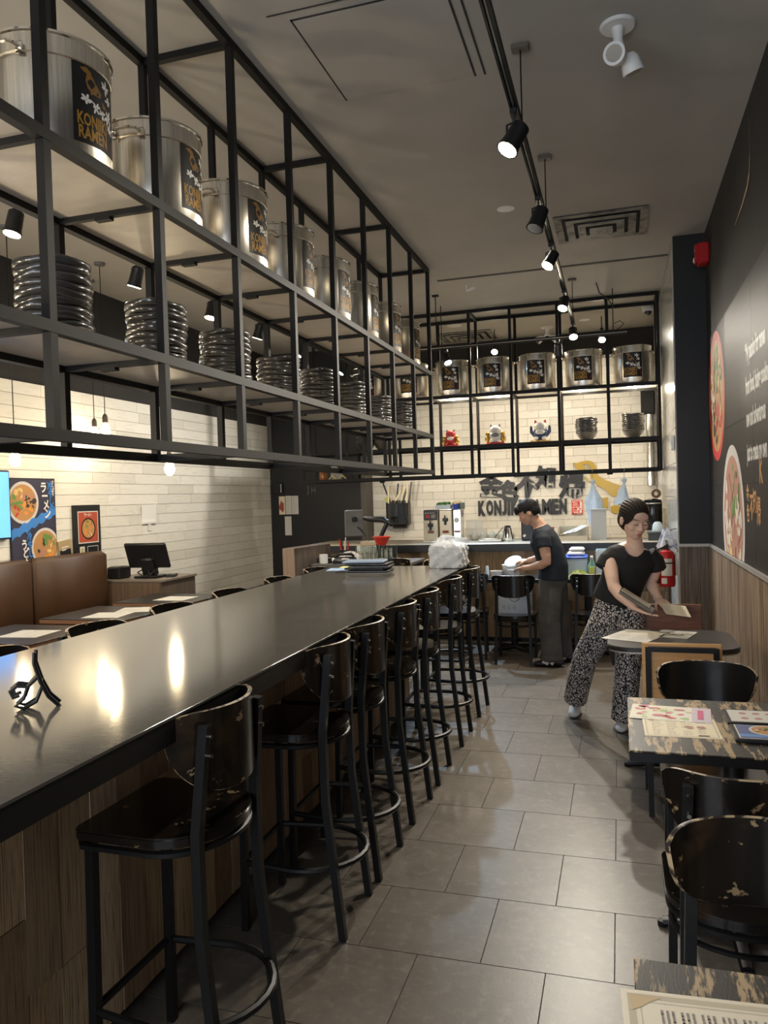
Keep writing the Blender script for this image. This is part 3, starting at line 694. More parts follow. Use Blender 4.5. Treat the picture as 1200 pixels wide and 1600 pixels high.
# pendant bulbs on the booth side
def pendant(x, y, z, label, power=1.):
    t = thing('pendant_bulb', label, 'pendant', (x, y, z), 0, 'bare pendant bulbs')
    MB().lathe([(0, CZ-z), (.05, CZ-z), (.045, CZ-z-.02), (.01, CZ-z-.03), (0, CZ-z-.03)], 18).build('ceiling_rose', mat('rose_grey', (.14, .13, .12), .5), t)
    MB().cyl((0, 0, .12), (0, 0, CZ-z-.02), .004, 6).build('cord', black_plastic, t)
    MB().lathe([(.005, .13), (.016, .12), (.024, .1), (.024, .05), (.018, .045), (0, .045)], 14).build('socket', mat('dark_brass', (.08, .06, .045), .4, .5), t)
    MB().lathe([(.0, -.075), (.022, -.07), (.038, -.045), (.042, -.02), (.034, .012), (.018, .045), (0, .046)], 18).build('bulb', bulb_glow, t)
    light('bulb_light', 'POINT', (0, 0, -.10), K_PEND*power, WARM2, t, shadow_soft_size=.04)
for i, (x, y, z) in enumerate(((-4.38, 5.9, 2.30), (-4.80, 6.3, 2.32), (-4.45, 4.88, 2.0), (-3.55, 5.6, 1.915), (-4.72, 4.55, 2.12))):
    pendant(x, y, z, ('lit pendant bulb, right one of the pair before the left brick wall', 'lit pendant bulb, left one of the pair before the left brick wall', 'lit pendant bulb hanging lowest near the banner at the left', 'lone lit pendant bulb seen just below the bar rack', 'lit pendant bulb nearest, at the left edge behind the rack')[i])

# added unseen bulbs, stronger than the others, to brighten ceiling and shelf undersides
for i, (x, y, z) in enumerate(((-3.25, 2.55, 2.1), (-3.35, 1.5, 2.15), (-3.2, .4, 2.1), (-3.4, -.6, 2.15))):
    pendant(x, y, z, 'added unseen pendant bulb lighting the ceiling on the booth side, %s from the window' % ORD[3-i], 7.5)
# ---------------------------------------------------------------- ceiling fittings
def vent(loc, w, d, label):
    t = thing('air_vent', label, 'vent', (loc[0], loc[1], CZ))
    MB().bbox(-w/2, w/2, -d/2, d/2, -.004, -.001).build('back_plate', mat('vent_inside', (.02, .018, .015), .8), t, sharp=0)
    for k in range(4):
        f_ = 1-.25*k; X, Y = w/2*f_, d/2*f_; z = -.006-.012*k
        if k < 3:
            g = MB()
            for (x0, x1, y0, y1) in ((-X, X, -Y, -Y+.05), (-X, X, Y-.05, Y), (-X, -X+.06, -Y+.05, Y-.05), (X-.06, X, -Y+.05, Y-.05)): g.bbox(x0, x1, y0, y1, z-.008, z)
            g.build('louvre', dark_vent, t, sharp=0)
        else: MB().bbox(-X, X, -Y, Y, z-.006, z).build('centre_plate', dark_vent, t, sharp=0)
vent((-.09, 6.6), .72, .66, 'square dusty ceiling vent right of the aisle track')
vent((-1.93, 10.45), .72, .62, 'square ceiling vent above the back rack')
def emergency(x, y, label, a, dirs):
    t = thing('emergency_light', label, 'light', (x, y, CZ), a)
    MB().lathe([(0, -.016), (.075, -.014), (.082, -.006), (.082, 0), (0, 0)], 28).build('base_plate', white_plastic, t)
    MB().loft([((0, 0, -.014), .028, .028), ((0, 0, -.07), .022, .022), ((0, 0, -.1), .03, .03)], 14).build('neck', white_plastic, t)
    for (hx, hy, hz, dx, dy, dz) in dirs:
        D = Vector((dx, dy, dz)).normalized(); c = Vector((hx, hy, hz))
        MB().cyl((0, 0, -.095), c, .014, 10).build('arm', white_plastic, t)
        h = MB().loft([(c-D*.04, .028, .028), (c-D*.02, .042, .042), (c+D*.035, .05, .05), (c+D*.045, .05, .05), (c+D*.0451, .04, .04)], 20).build('lamp_head', white_plastic, t)
        MB().loft([(c+D*.040, .04, .04), (c+D*.0462, .037, .037)], 18).build('lens', mat('lens_silver', (.5, .47, .42), .15, .8), h)
emergency(.045, 3.82, 'white twin-head emergency light on the ceiling near the right wall', 0, ((-.01, -.05, -.165, -.25, -1, -.25), (.055, .02, -.175, .3, .3, -1)))
emergency(-.854, 10.35, 'white twin-head emergency light on the ceiling behind the back rack', 0, ((-.09, -.02, -.15, -.8, -.3, -.6), (.09, -.02, -.15, .8, -.3, -.6)))
t = thing('security_camera', 'white dome security camera on the ceiling in the back right corner', 'camera', (.375, 9.7, CZ))
MB().lathe([(0, -.07), (.05, -.07), (.068, -.05), (.072, 0), (0, 0)], 24).build('housing', white_plastic, t); MB().sphere((0, -.01, -.07), (.045, .045, .04)).build('dome', mat('smoked_dome', (.02, .02, .022), .1, coat=.5), t)
t = thing('smoke_sensor', 'bent white pipe stub sticking out of the ceiling by the board joint', 'pipe', (-1.455, 7.92, CZ))
MB().cyl((0, 0, 0), (0, 0, -.06), .007, 8).build('stem', white_plastic, t); MB().loft([((0, 0, -.06), .012, .012), ((.05, 0, -.045), .016, .016), ((.085, 0, -.035), .014, .014)], 10).build('outlet', white_plastic, t)
o = thing('hanging_rod', 'thin rod hanging from the ceiling near the end of the bar rack', 'rod', (-1.85, 8.2, CZ)); MB().cyl((0, 0, 0), (0, 0, -.5), .005, 8).build('rod', rack_metal, o); MB().cbox((0, 0, -.008), (.07, .05, .016), .003).build('ceiling_plate', rack_metal, o)
t = thing('fire_alarm', 'red fire alarm strobe high on the right wall by the pillar', 'alarm', (.70, 6.85, 3.51), -pi/2)
MB().cbox((0, 0, 0), (.14, .09, .17), .012).build('body', red_paint, t); MB().cbox((.02, -.05, .0), (.09, .03, .15), .006).build('front_panel', red_paint, t)
MB().sphere((-.045, -.055, -.03), (.028, .02, .028)).build('strobe', mat('strobe_clear', (.7, .65, .5), .15), t)
prints('lettering', [([rot2(p, -pi/2) for p in []] or [shift(text_geo('FIRE', .028, .0006, 1), .0, .02)], white_print)], t, frame((0, -.0655, .0), (1, 0, 0), (0, 0, 1)))

# ================================================================ stools and chairs
def back_panel(top, h, Rr=.222, th=.012, yb=-.20, W=.195, n=26, nv=7):
    """wrap-around plywood back: flat top with rounded corners, smile-shaped lower edge, worn rim"""
    g = MB(); tm = math.asin(W/Rr)
    def zt(u): return top-.03*abs(u)**8
    def zb(u): return min(zt(u)-.012, top-h*max(0., 1-abs(u)**2.8)**.5-.02)
    def P(u, v, r): a = u*tm; return (r*sin(a), yb+Rr-r*cos(a), zb(u)+(zt(u)-zb(u))*v)
    vs = []; fs = []; ms = []
    for r in (Rr, Rr+th):
        for j in range(nv+1):
            for i in range(n+1): vs.append(P(-1+2*i/n, j/nv, r))
    w = n+1; o = (nv+1)*w
    for j in range(nv):
        for i in range(n):
            a = j*w+i; fs.append((a, a+1, a+w+1, a+w)); fs.append((o+a, o+a+w, o+a+w+1, o+a+1))
    g.add(vs, fs)
    ring = [i for i in range(w)]+[j*w+n for j in range(1, nv+1)]+[nv*w+i for i in range(n-1, -1, -1)]+[j*w for j in range(nv-1, 0, -1)]
    rv = []; rf = []; L = len(ring)
    for k in ring: rv.append(vs[k])
    for k in ring: rv.append(vs[o+k])
    # rim with a slight bulge
    for k in ring:
        a, b = Vector(vs[k]), Vector(vs[o+k]); c = (a+b)/2; cen = Vector((0, c.y, top-.09)); d = (c-cen).normalized(); rv.append(tuple(c+d*.0035))
    for k in range(L):
        q = (k+1) % L; rf.append((k, q, 2*L+q, 2*L+k)); rf.append((2*L+k, 2*L+q, L+q, L+k))
    g.mi = 1; g.add(rv, rf)
    return g
def seat_shape(w, d, n=18):
    """straight front, rounded back"""
    P = [(-w/2, d/2-.02), (-w/2+.02, d/2), (w/2-.02, d/2), (w/2, d/2-.02)]
    for k in range(n+1):
        a = -pi*k/n; x = w/2*cos(a); P.append((x, -d*.08+(d*.42)*sin(a)*1.0))
    return P
def chair(name, label, cat, sh, top, group, paint=chair_black, bh=.20, stool=False):
    t = thing(name, label, cat, (0, 0, 0), 0, group)
    sp = seat_shape(.40, .40)
    MB().prism([(x*.985, y*.985) for x, y in sp], sh-.028, sh-.024).prism(sp, sh-.024, sh-.006).prism([(x*.985, y*.985) for x, y in sp], sh-.006, sh).build('seat', paint, t, sharp=30)
    MB().tube([(x*.95, y*.95, sh-.045) for x, y in sp], .011, 6, True).build('seat_band', black_metal, t)
    kn = .50 if stool else .30
    for s_ in (-1, 1):
        MB().tube([(s_*.175, .165, 0), (s_*.168, .16, sh-.03)], .018, 4).build('leg', black_metal, t, sharp=20)
        MB().tube([(s_*.165, -.215, 0), (s_*.158, -.160, kn), (s_*.155, -.156, sh), (s_*.142, -.182, top-.03)], .0185, 4).build('leg', black_metal, t, sharp=20)
        for q in (.05, .10): MB().cyl((s_*.142, -.186, top-q-.01), (s_*.142, -.2, top-q-.01), .006, 8).build('bolt', steel_b, t)
    if stool:
        zr = .255; pts = [(-.175, .168, zr)]
        for k in range(15): a = pi+pi*k/14; pts.append((.2*cos(a), -.04+.215*sin(a), zr))
        pts.append((.175, .168, zr))
        MB().tube(pts, .012, 7, True).build('foot_ring', black_metal, t)
    else:
        for z in (.355,):
            pts = [(-.172, .165, z)]
            for k in range(13): a = pi+pi*k/12; pts.append((.185*cos(a), -.02+.16*sin(a), z))
            pts.append((.172, .165, z)); MB().tube(pts, .009, 6, True).build('stretcher', black_metal, t)
    back_panel(top, bh).build('backrest', [paint, chair_edge], t, sharp=40)
    return t
st0 = chair('bar_stool', 'tmp', 'stool', .75, 1.065, 'black bar stools along the counter', chair_black, .20, True)
sy = [1.885, 2.755, 3.21, 3.785, 4.30, 4.985, 5.66]
for i, y in enumerate(sy):
    lb = '%s black bar stool with worn curved back on the aisle side of the bar%s' % (('Nearest', 'Second', 'Third', 'Fourth', 'Fifth', 'Sixth', 'Farthest')[i], '')
    a = pi/2+(-.02, .03, .0, -.03, .02, .01, -.02)[i]
    if i == 0: st0.location = (-1.205, y, 0); st0.rotation_euler = (0, 0, a); st0['label'] = lb
    else: dup(st0, (-1.215, y, 0), a, lb)
for i, y in enumerate((2.33, 2.95, 3.58, 4.22, 4.93, 5.62)):
    dup(st0, (-2.165, y, 0), -pi/2+(.03, -.03, .02, 0, .03, -.02)[i], '%s black bar stool on the booth side of the bar, its back top showing' % ORD[i])
for i, x in enumerate((-1.93, -1.42)): dup(st0, (x, 6.33, 0), pi, 'black bar stool at the far short end of the bar, %s' % ('left one' if i == 0 else 'by the white bag'))

ch0 = chair('dining_chair', 'black dining chair with worn rim facing away, pushed up to the worn table', 'chair', .455, .835, 'black dining chairs', chair_black, .185)
ch0.location = (.30, 2.385, 0)
dup(ch0, (.285, 1.735, 0), pi, 'nearest black dining chair, facing the camera, worn seat back with bright streak')
c3 = chair('dining_chair', 'glossy black dining chair with smooth back behind the worn table, facing the camera', 'chair', .455, .835, 'black dining chairs', chair_dark, .185)
c3.location = (.338, 3.47, 0); c3.rotation_euler = (0, 0, pi)
dup(c3, (-.985, 7.44, 0), 0, 'black dining chair holding the white paper bag, left of the man in navy')
dup(c3, (-1.47, 7.62, 0), .15, 'black dining chair behind the last bar stools, left of the paper bag chair')
dup(c3, (-.265, 7.58, 0), .05, 'black dining chair between the man in navy and the woman')

# tan square-backed chair and brown panel chair at the rounded table
def square_chair(label, loc, rotz, panel, x0, x1, z0, z1, framed):
    t = thing('dining_chair', label, 'chair', loc, rotz); w = x1-x0
    MB().cbox((0, 0, .44), (.38, .38, .03), .008).build('seat', panel, t)
    for s_ in (-1, 1):
        MB().tube([(s_*.16, .16, 0), (s_*.16, .16, .425)], .018, 4).build('leg', black_metal, t, sharp=20)
        MB().tube([(s_*(w/2-.028), -.20, 0), (s_*(w/2-.028), -.186, .42), (s_*(w/2-.028), -.202, z1-.02)], .018, 4).build('leg', black_metal, t, sharp=20)
    MB().cbox((0, -.186 if framed else -.18, (z0+z1)/2), (w, .016, z1-z0), .004).build('backrest', panel, t)
    if framed: MB().tube([(-w/2+.028, -.204, z1-.028), (w/2-.028, -.204, z1-.028)], .017, 4).build('back_rail', black_metal, t, sharp=20)
    MB().tube([(-.16, .16, .2), (-w/2+.028, -.19, .2)], .01, 4).tube([(.16, .16, .2), (w/2-.028, -.19, .2)], .01, 4).build('stretcher', black_metal, t)
    return t
square_chair('tan wooden square-backed chair with black metal frame behind the glossy black chair', (.27, 4.17, 0), 0, wood_tan, 0, .365, .555, .852, True)
square_chair('brown wooden panel-backed chair beyond the rounded table, beside the woman', (.305, 5.20, 0), pi, wood_brown, 0, .375, .62, .848, False)

# ================================================================ tables
def table(name, label, x0, x1, y0, y1, h, top, rounded=0, edge=black_metal, group=None, base='cross'):
    cx, cy = (x0+x1)/2, (y0+y1)/2; t = thing(name, label, 'table', (cx, cy, 0), 0, group); X, Y = (x1-x0)/2, (y1-y0)/2
    if rounded:
        def rr(X, Y, r):
            P = []
            for (sx, sy_, a0) in ((1, 1, 0), (-1, 1, pi/2), (-1, -1, pi), (1, -1, 3*pi/2)):
                P += [(sx*(X-r)+r*cos(a0+pi/2*k/6), sy_*(Y-r)+r*sin(a0+pi/2*k/6)) for k in range(7)]
            return P
        MB().prism(rr(X-.004, Y-.004, rounded), h-.004, h).prism(rr(X, Y, rounded), h-.024, h-.004).build('tabletop', top, t, sharp=30)
        MB().prism(rr(X-.006, Y-.006, rounded), h-.034, h-.024).build('edge_strip', cap_metal, t)
    else:
        MB().cbox((0, 0, h-.0035), (2*X, 2*Y, .007), .002).build('tabletop', top, t)
        MB().bbox(-X+.001, X-.001, -Y+.001, Y-.001, h-.036, h-.0072).build('edge_strip', edge, t, sharp=0)
    MB().cbox((0, 0, h-.045), (.3, .3, .012), .003).cyl((0, 0, .03), (0, 0, h-.04), .036, 16).build('pedestal', black_metal, t)
    for k in range(4 if base == 'cross' else 4):
        a = k*pi/2+(pi/4 if base == 'x' else 0); e = (.25*cos(a), .25*sin(a), .016); MB().loft([((.0, 0, .035), .03, .02), (e, .022, .016)], 8).cyl((e[0], e[1], 0), (e[0], e[1], .02), .018, 8).build('foot', black_metal, t)
    return t
table('dining_table', 'worn black table with tan scratches, two menus and black folders on it', .01, .72, 2.632, 3.315, .75, table_worn)
table('dining_table', 'worn black table in the bottom right corner under the big cream menu', .005, .72, .775, 1.457, .75, table_worn)
table('dining_table', 'dark round-cornered table in front of the woman', -.085, .60, 4.36, 4.975, .75, table_black, .13)
table('dining_table', 'black table with takeaway containers in front of the man in navy', -1.42, -.72, 7.72, 8.28, .75, table_black, 0, base='x')
table('dining_table', 'black table holding clear tubs and bottles, behind the woman', -.70, .05, 7.72, 8.28, .75, table_black, 0, base='x')
copper = mat('copper_edge', (.34, .17, .09), .4, .3)
for i, (y0, y1, lb) in enumerate(((3.95, 4.65, 'black copper-edged table by the booth, nearer one with a white menu'), (4.90, 5.60, 'black copper-edged table by the booth, farther one with menus'), (5.8, 6.45, 'black copper-edged table at the far end of the brown booth'))):
    table('dining_table', lb, -4.30, -3.55, y0, y1, .75, table_black, 0, copper, 'booth tables')

# ---------------------------------------------------------------- printed menus and folders
def sheet(label, c, w, d, a, m, lines, cat='menu', name='menu_sheet', th=.0015, cols=5):
    t = thing(name, label, cat, c, a)
    MB().box((0, 0, th/2), (w, d, th)).build('sheet', m, t, sharp=0)
    if lines: prints('print', lines, t, frame((0, 0, th), (1, 0, 0), (0, 1, 0)), z0=.0003, dz=.0002)
    return t
def rect(x0, y0, x1, y1): return [(x0, y0), (x1, y0), (x1, y1), (x0, y1)]
def border(X, Y, w): return [rect(-X, -Y, X, -Y+w), rect(-X, Y-w, X, Y), rect(-X, -Y+w, -X+w, Y-w), rect(X-w, -Y+w, X, Y-w)]
def textlines(X, Y, cols, rows_, RR, h=.0035, vertical=False):
    out = []
    for i in range(cols):
        for j in range(rows_):
            x0 = -X+2*X*(i+.1)/cols; y0 = -Y+2*Y*(j+.3)/rows_; L = 2*X/cols*(.35+.45*RR.random())
            if RR.random() < .12: continue
            x = x0
            while x < x0+L-.004:
                w = min(.004+.010*RR.random(), x0+L-x); out.append(rect(x, y0, x+w, y0+h)); x += w+.003
    return out
RR = random.Random(12)
cream_border = flat('menu_border', (.58, .50, .36))
# far colourful sheet and cream sheet on the worn table
pink = flat('menu_pink', (.62, .16, .24)); grn = flat('menu_green', (.42, .55, .28)); lil = flat('menu_lilac', (.62, .52, .60)); yel = flat('menu_yellow', (.74, .68, .36))
Xm, Ym = .132, .095
spots = [blob(RR.uniform(-.115, .07), RR.uniform(-.075, .08), RR.uniform(.006, .02), 50+k, 9) for k in range(26)]
sheet('cream menu sheet with fine print lying under the colourful one on the worn table', (.188, 2.92, .7502), .25, .235, .02, paper_cream, [(border(.118, .11, .006), cream_border), (textlines(.1, .095, 4, 9, RR), ink_grey), ([blob(-.095, .08, .012, 3), blob(.03, .0, .016, 4, 10), blob(.07, .0, .014, 5)], flat('menu_rust', (.40, .20, .13))), ([rect(.05, -.10, .085, -.088)], ink)])
sheet('colourful pink and green drinks menu sheet on the worn table', (.165, 3.09, .7519), .285, .195, -.08, flat('menu_pale', (.78, .73, .66)), [([rect(-.142, -.097, .05, .097)], flat('menu_cream2', (.77, .73, .58))), ([rect(.075, -.097, .142, .097)], lil), (spots[:8], grn), (spots[8:16], pink), (spots[16:21], yel), (spots[21:], flat('menu_red', (.60, .08, .10))), ([blob(-.06, .055, .022, 8, 10, .2, 0, .5), blob(.03, .05, .022, 9, 10, .2, 0, .5), blob(-.04, -.04, .025, 10, 10, .2, 0, .6)], pink), ([rect(.095, -.06, .115, .06)], flat('menu_magenta', (.62, .07, .20)))])
def folder(label, c, w, d, a, art, th=.014, page=True, name='menu_folder', cover=black_plastic):
    t = thing(name, label, 'menu', c, a)
    MB().cbox((0, 0, th/2), (w, d, th), .003).build('cover', cover, t)
    if page: MB().box((.004, .0, th+.0004), (w-.022, d-.02, .0008)).build('page', paper, t, sharp=0)
    if art: prints('print', art, t, frame((.004, 0, th+.0008), (1, 0, 0), (0, 1, 0)), z0=.0003, dz=.0002)
    return t
sheet_dots = [blob(-.09+.045*i, q*.032, .014, 60+i, 10, .12, 0, .9) for i in range(6) for q in (-1, 1)]
folder('black menu folder with white page of round dishes, farther one on the worn table', (.50, 3.06, .7505), .30, .17, 0, [(sheet_dots, flat('dish_brown', (.45, .2, .17)))])
folder('dark menu folder with a blue ramen bowl photo, nearer one on the worn table', (.50, 2.865, .7505), .30, .175, 0, [([rect(-.135, -.075, .135, .075)], flat('menu_navy', (.07, .10, .26))), ([rect(-.135, -.06, .135, -.03)], flat('menu_blue', (.10, .25, .55)))]+[(a, b) for a, b in food(-.04, .02, .058, white_bowl, 21, 14)]+[([blob(.09, -.02, .03, 31)], white_print)])
# big cream menu at the bottom right
bm_lines = [(border(.205, .145, .012), cream_border), (border(.186, .126, .0015), cream_border)]
tl_ = []
for i in range(11):
    x0 = -.155+.031*i
    for j in range(int(3+RR.random()*6)):
        y0 = .105-.0085*j
        for q in range(3): tl_.append(rect(x0+.0085*q, y0-.006*RR.random()-.003, x0+.0085*q+.004, y0+.003))
bm_lines.append((tl_, ink_grey)); bm_lines.append(([[(-.2, .14), (-.15, .14), (-.17, .125), (-.185, .11), (-.2, .1)], [(.2, .14), (.15, .14), (.17, .125), (.185, .11), (.2, .1)]], flat('menu_corner', (.62, .46, .25))))
sheet('large cream menu sheet with ornate border on the bottom right table', (.205, 1.215, .7505), .43, .31, .06, mat('menu_paper', (.80, .71, .55), .5), bm_lines)
sheet('pale menu sheet on the left half of the round-cornered table', (.075, 4.73, .7505), .27, .36, -.42, flat('menu_grey', (.50, .47, .40)), [([rect(-.12, .0, .12, .16)], flat('menu_tan', (.55, .49, .38))), (textlines(.11, .15, 2, 14, RR), ink_grey)])
sheet('second menu sheet with dark photos in the middle of the round-cornered table', (.29, 4.80, .7505), .20, .24, -.32, flat('menu_grey2', (.42, .39, .34)), [([blob(-.03+.05*k, .02*k-.03, .035, 70+k) for k in range(3)], flat('menu_olive', (.22, .2, .15))), (textlines(.085, .1, 2, 8, RR), ink)])
for i, (x, y, a, lb) in enumerate(((-3.86, 4.30, .1, 'white menu sheet on the nearer booth table'), (-3.84, 5.12, .15, 'white menu sheet on the farther booth table, left one'), (-3.78, 5.42, .3, 'white menu sheet on the farther booth table, right one'), (-3.85, 6.1, .0, 'white menu sheet on the farthest booth table'))):
    sheet(lb, (x, y, .7505), .30, .28, a, paper, [(textlines(.13, .12, 3, 9, RR), ink_grey)])

# ================================================================ booth, cabinet and things on the left
bo = thing('booth_bench', 'long brown leather booth bench with tall back along the left brick wall', 'bench', (-4.8, 4.0, 0))
ys = [-1.6, -.55, .45, 1.45, 2.46]
for i in range(4):
    MB().cbox((-.075, (ys[i]+ys[i+1])/2, .80), (.13, ys[i+1]-ys[i]-.004, .735), .035).build('back_panel', leather, bo, sharp=50)
    MB().cbox((.22, (ys[i]+ys[i+1])/2, .41), (.52, ys[i+1]-ys[i]-.004, .12), .03).build('seat_cushion', leather, bo, sharp=50)
MB().bbox(-.14, .46, ys[0], ys[-1], .0, .35).build('plinth', black_plastic, bo, sharp=0); MB().bbox(-.175, -.145, ys[0], ys[-1], 0, 1.12).build('back_board', black_plastic, bo, sharp=0)
cb = thing('cabinet', 'grey-brown wood grain cabinet holding the till at the end of the booth', 'cabinet', (-4.61, 6.85, 0))
MB().bbox(-.34, .33, -.31, .31, 0, .845).build('body', stripe_dark, cb, sharp=0); MB().cbox((0, 0, .857), (.70, .64, .024), .003).build('worktop', mat('cabinet_top', (.2, .165, .13), .45), cb)
MB().bbox(-.335, .325, -.326, -.3105, .03, .84).build('door', mat('brown_laminate', (.17, .11, .065), .5, n=[(26, .4, .62, (.1, .062, .036), 5)], stretch=(3, 3, .05)), cb, sharp=0)
po = thing('till_screen', 'black point-of-sale screen tilted back on the cabinet, seen from behind', 'screen', (-4.55, 6.72, .87), .06)
MB().cbox((0, 0, .225), (.46, .035, .27), .012, rot=(.38, .0, .0)).build('screen_back', black_plastic, po); MB().cbox((0, .03, .11), (.14, .10, .2), .015, rot=(.3, 0, 0)).build('stand', black_plastic, po); MB().cbox((0, .05, .012), (.26, .22, .024), .008).build('foot', black_plastic, po)
MB().tube([(-.05, .06, .1), (-.08, -.06, .06), (.0, -.09, .02), (.08, -.06, .05), (.1, .03, .1)], .006, 6).tube([(.02, .06, .1), (.05, -.08, .07), (.1, -.1, .012)], .006, 6).build('cable', black_plastic, po)
p2 = thing('receipt_printer', 'black receipt printer left of the till screen on the cabinet', 'printer', (-4.86, 6.68, .87)); MB().cbox((0, 0, .06), (.15, .2, .12), .012).build('body', black_plastic, p2); MB().cbox((0, -.02, .123), (.1, .1, .008), .003).build('lid', grey_plastic, p2)
o = thing('card_reader', 'small dark card reader on the right corner of the cabinet', 'reader', (-4.36, 6.85, .87)); MB().cbox((0, 0, .014), (.09, .13, .028), .006, rot=(.05, 0, .3)).build('body', black_plastic, o); MB().cbox((0, .02, .03), (.06, .05, .003), .001, rot=(.05, 0, .3)).build('display', grey_plastic, o)

XW = XL+.0225
ba = thing('poster', 'tall dark blue printed ramen poster hanging on the left brick wall', 'poster', (XW, 5.64, 1.5))
MB().bbox(0, .012, -.28, .28, -.45, .37).build('board', label_black, ba, sharp=0)
FB = frame((.0124, 0, 0), (0, 1, 0), (0, 0, 1)); navy = flat('poster_navy', (.035, .032, .06)); pblue = flat('poster_blue', (.05, .22, .60))
wave = [(-.27+.54*k/18, -.085+.20*k/18+.012*sin(k*1.7)) for k in range(19)]+[(.27-.54*k/18, .035-.20*k/18+.012*sin(k*2.0)) for k in range(19)]
clipL = lambda p: min(p[0]+.27, .27-p[0])
lay = [([rect(-.27, -.44, .27, .36)], navy)]+[l for l in clipped(food(-.12, .155, .185, white_bowl, 33, 40, ['broth', 'dark', 'meat', 'noodle', 'green', 'red', 'orange']), lambda p: p[0]+.27)]
lay += [([wave], pblue)]+[l for l in clipped(food(.13, -.25, .175, white_bowl, 37, 40, ['orange', 'noodle', 'green', 'dark', 'meat', 'orange']), clipL)]
lay = [l for l in lay if l[0]]
lay += [([shift(text_geo(c, .105, .003, .8), .085+.014*k, .25-.078*k) for k, c in enumerate('ラーメン')]+[shift(text_geo(c, .10, .003, .8), -.17+.014*k, -.25-.07*k) for k, c in enumerate('うどん')], white_print),
        ([shift(text_geo(c, .085, .003, .8), .175+.006*k, .27-.07*k) for k, c in enumerate('冷やし中')]+[shift(text_geo(c, .08, .003, .8), -.10+.006*k, -.17-.075*k) for k, c in enumerate('冷やし')], pblue), ([shift(text_geo(c, .04, .001, .8), .23, .32-.036*k) for k, c in enumerate('さっぱり')], white_print)]
prints('poster_print', lay, ba, FB, dz=.00006)
fr = thing('framed_picture', 'black framed red picture of a ramen bowl on the left wall beside the poster', 'picture', (XW, 6.34, 1.37))
MB().bbox(0, .03, -.19, .19, -.28, .25).build('frame_board', black_plastic, fr, sharp=0)
FF = frame((.0304, 0, 0), (0, 1, 0), (0, 0, 1))
lay = [([rect(-.145, -.12, .155, .19)], paper), ([rect(-.135, -.11, .145, .18)], flat('picture_red', (.42, .07, .03)))]+food(.005, .02, .105, label_black, 41, 16, ['orange', 'orange', 'green', 'orange', 'pale'])
lay += [([shift(text_geo('ラーメン', .035, .001, .8), -.055, .142)], white_print), ([rect(-.13, -.24, -.06, -.15)], paper), ([rect(-.115, -.225, -.075, -.165)], flat('note_olive', (.35, .33, .12))), (border(.0, .0, 0), paper), ([rect(-.02, -.24, .14, -.15)], paper), ([rect(-.015, -.235, .135, -.155)], label_black)]
prints('picture_print', [l for l in lay if l[0]], fr, FF, dz=.00006)
sg = thing('small_sign', 'small tilted wooden sign with black lettering between poster and framed picture', 'sign', (XW, 6.03, 1.22))
MB().box((.008, 0, 0), (.014, .17, .15), rot=(.12, 0, 0)).build('board', mat('sign_wood', (.42, .31, .16), .6), sg, sharp=0)
prints('lettering', [([rot2(rect(-.08, -.07, .07, -.01), .12)], label_black), ([rot2(q, .12) for q in textlines(.06, .025, 1, 2, RR, .012)], white_print)], sg, frame((.0155, 0, 0), (0, 1, 0), (0, 0, 1)))
hk = thing('wall_notice', 'white paper notice with clear holder stuck on the left brick wall above the till', 'notice', (XW, 7.40, 1.48))
MB().box((.006, 0, .02), (.004, .27, .21), rot=(.04, .08, .0)).build('sheet', mat('notice_white', (.86, .84, .8), .25), hk, sharp=0); MB().bbox(0, .02, -.12, .13, -.085, -.06).build('holder', white_plastic, hk, sharp=0); MB().bbox(.002, .01, -.02, .04, -.16, -.085).build('tape', white_plastic, hk, sharp=0)
tv = thing('wall_screen', 'glowing blue wall screen at the left edge on the brick wall', 'screen', (XW, 4.83, 1.64))
MB().cbox((.03, 0, 0), (.05, 1.0, .58), .008).build('bezel', black_plastic, tv); MB().bbox(.0555, .0565, -.485, .485, -.275, .275).build('display', screen_blue, tv, sharp=0)

# ---------------------------------------------------------------- things on the bar
ea = thing('plate_easel', 'small black scrollwork easel standing on the near end of the bar', 'easel', (-1.50, 1.69, 1.0705), -.95)
for q in (-.02, .02):
    MB().tube([(q, .0, .15), (q, -.002, .12), (q, .012, .07), (q, .03, .03), (q, .055, .003)], .0055, 6).build('back_leg', black_metal, ea)
    MB().tube([(q, .006, .085), (q, -.02, .06), (q, -.045, .065), (q, -.062, .052), (q, -.055, .035), (q, -.04, .04)], .0055, 6).tube([(q, -.02, .06), (q, -.03, .03), (q, -.05, .012), (q, -.03, .004), (q, .0, .02), (q, .012, .05)], .0055, 6).build('front_scroll', black_metal, ea)
MB().cyl((-.02, .012, .07), (.02, .012, .07), .004, 6).cyl((-.02, -.03, .03), (.02, -.03, .03), .004, 6).build('cross_rod', black_metal, ea)
for k in range(5):
    folder('%s menu folder of the stack on the far end of the bar' % ('Bottom', 'Second lowest', 'Middle', 'Second highest', 'Topmost blue-covered')[k], (-1.76+(.01, -.012, .02, .0, -.035)[k], 5.36+(.0, .02, -.01, .015, .01)[k], 1.0705+.0158*k), .30, .22, (.05, -.04, .1, .0, .12)[k], None, .013, page=False, cover=black_plastic if k < 4 else mat('blue_cover', (.20, .26, .36), .4))['group'] = 'menu folders stacked on the bar'
sheet('pale blue paper sheet on the far end of the bar, left of the folders', (-1.99, 5.48, 1.0705), .26, .20, .15, paper_blue, [(textlines(.11, .08, 2, 7, RR), ink_grey)], 'paper', 'paper_sheet')
sheet('yellow paper slip lying behind the blue sheet on the bar', (-2.0, 5.66, 1.0705), .18, .10, .05, paper_yellow, None, 'paper', 'paper_sheet')
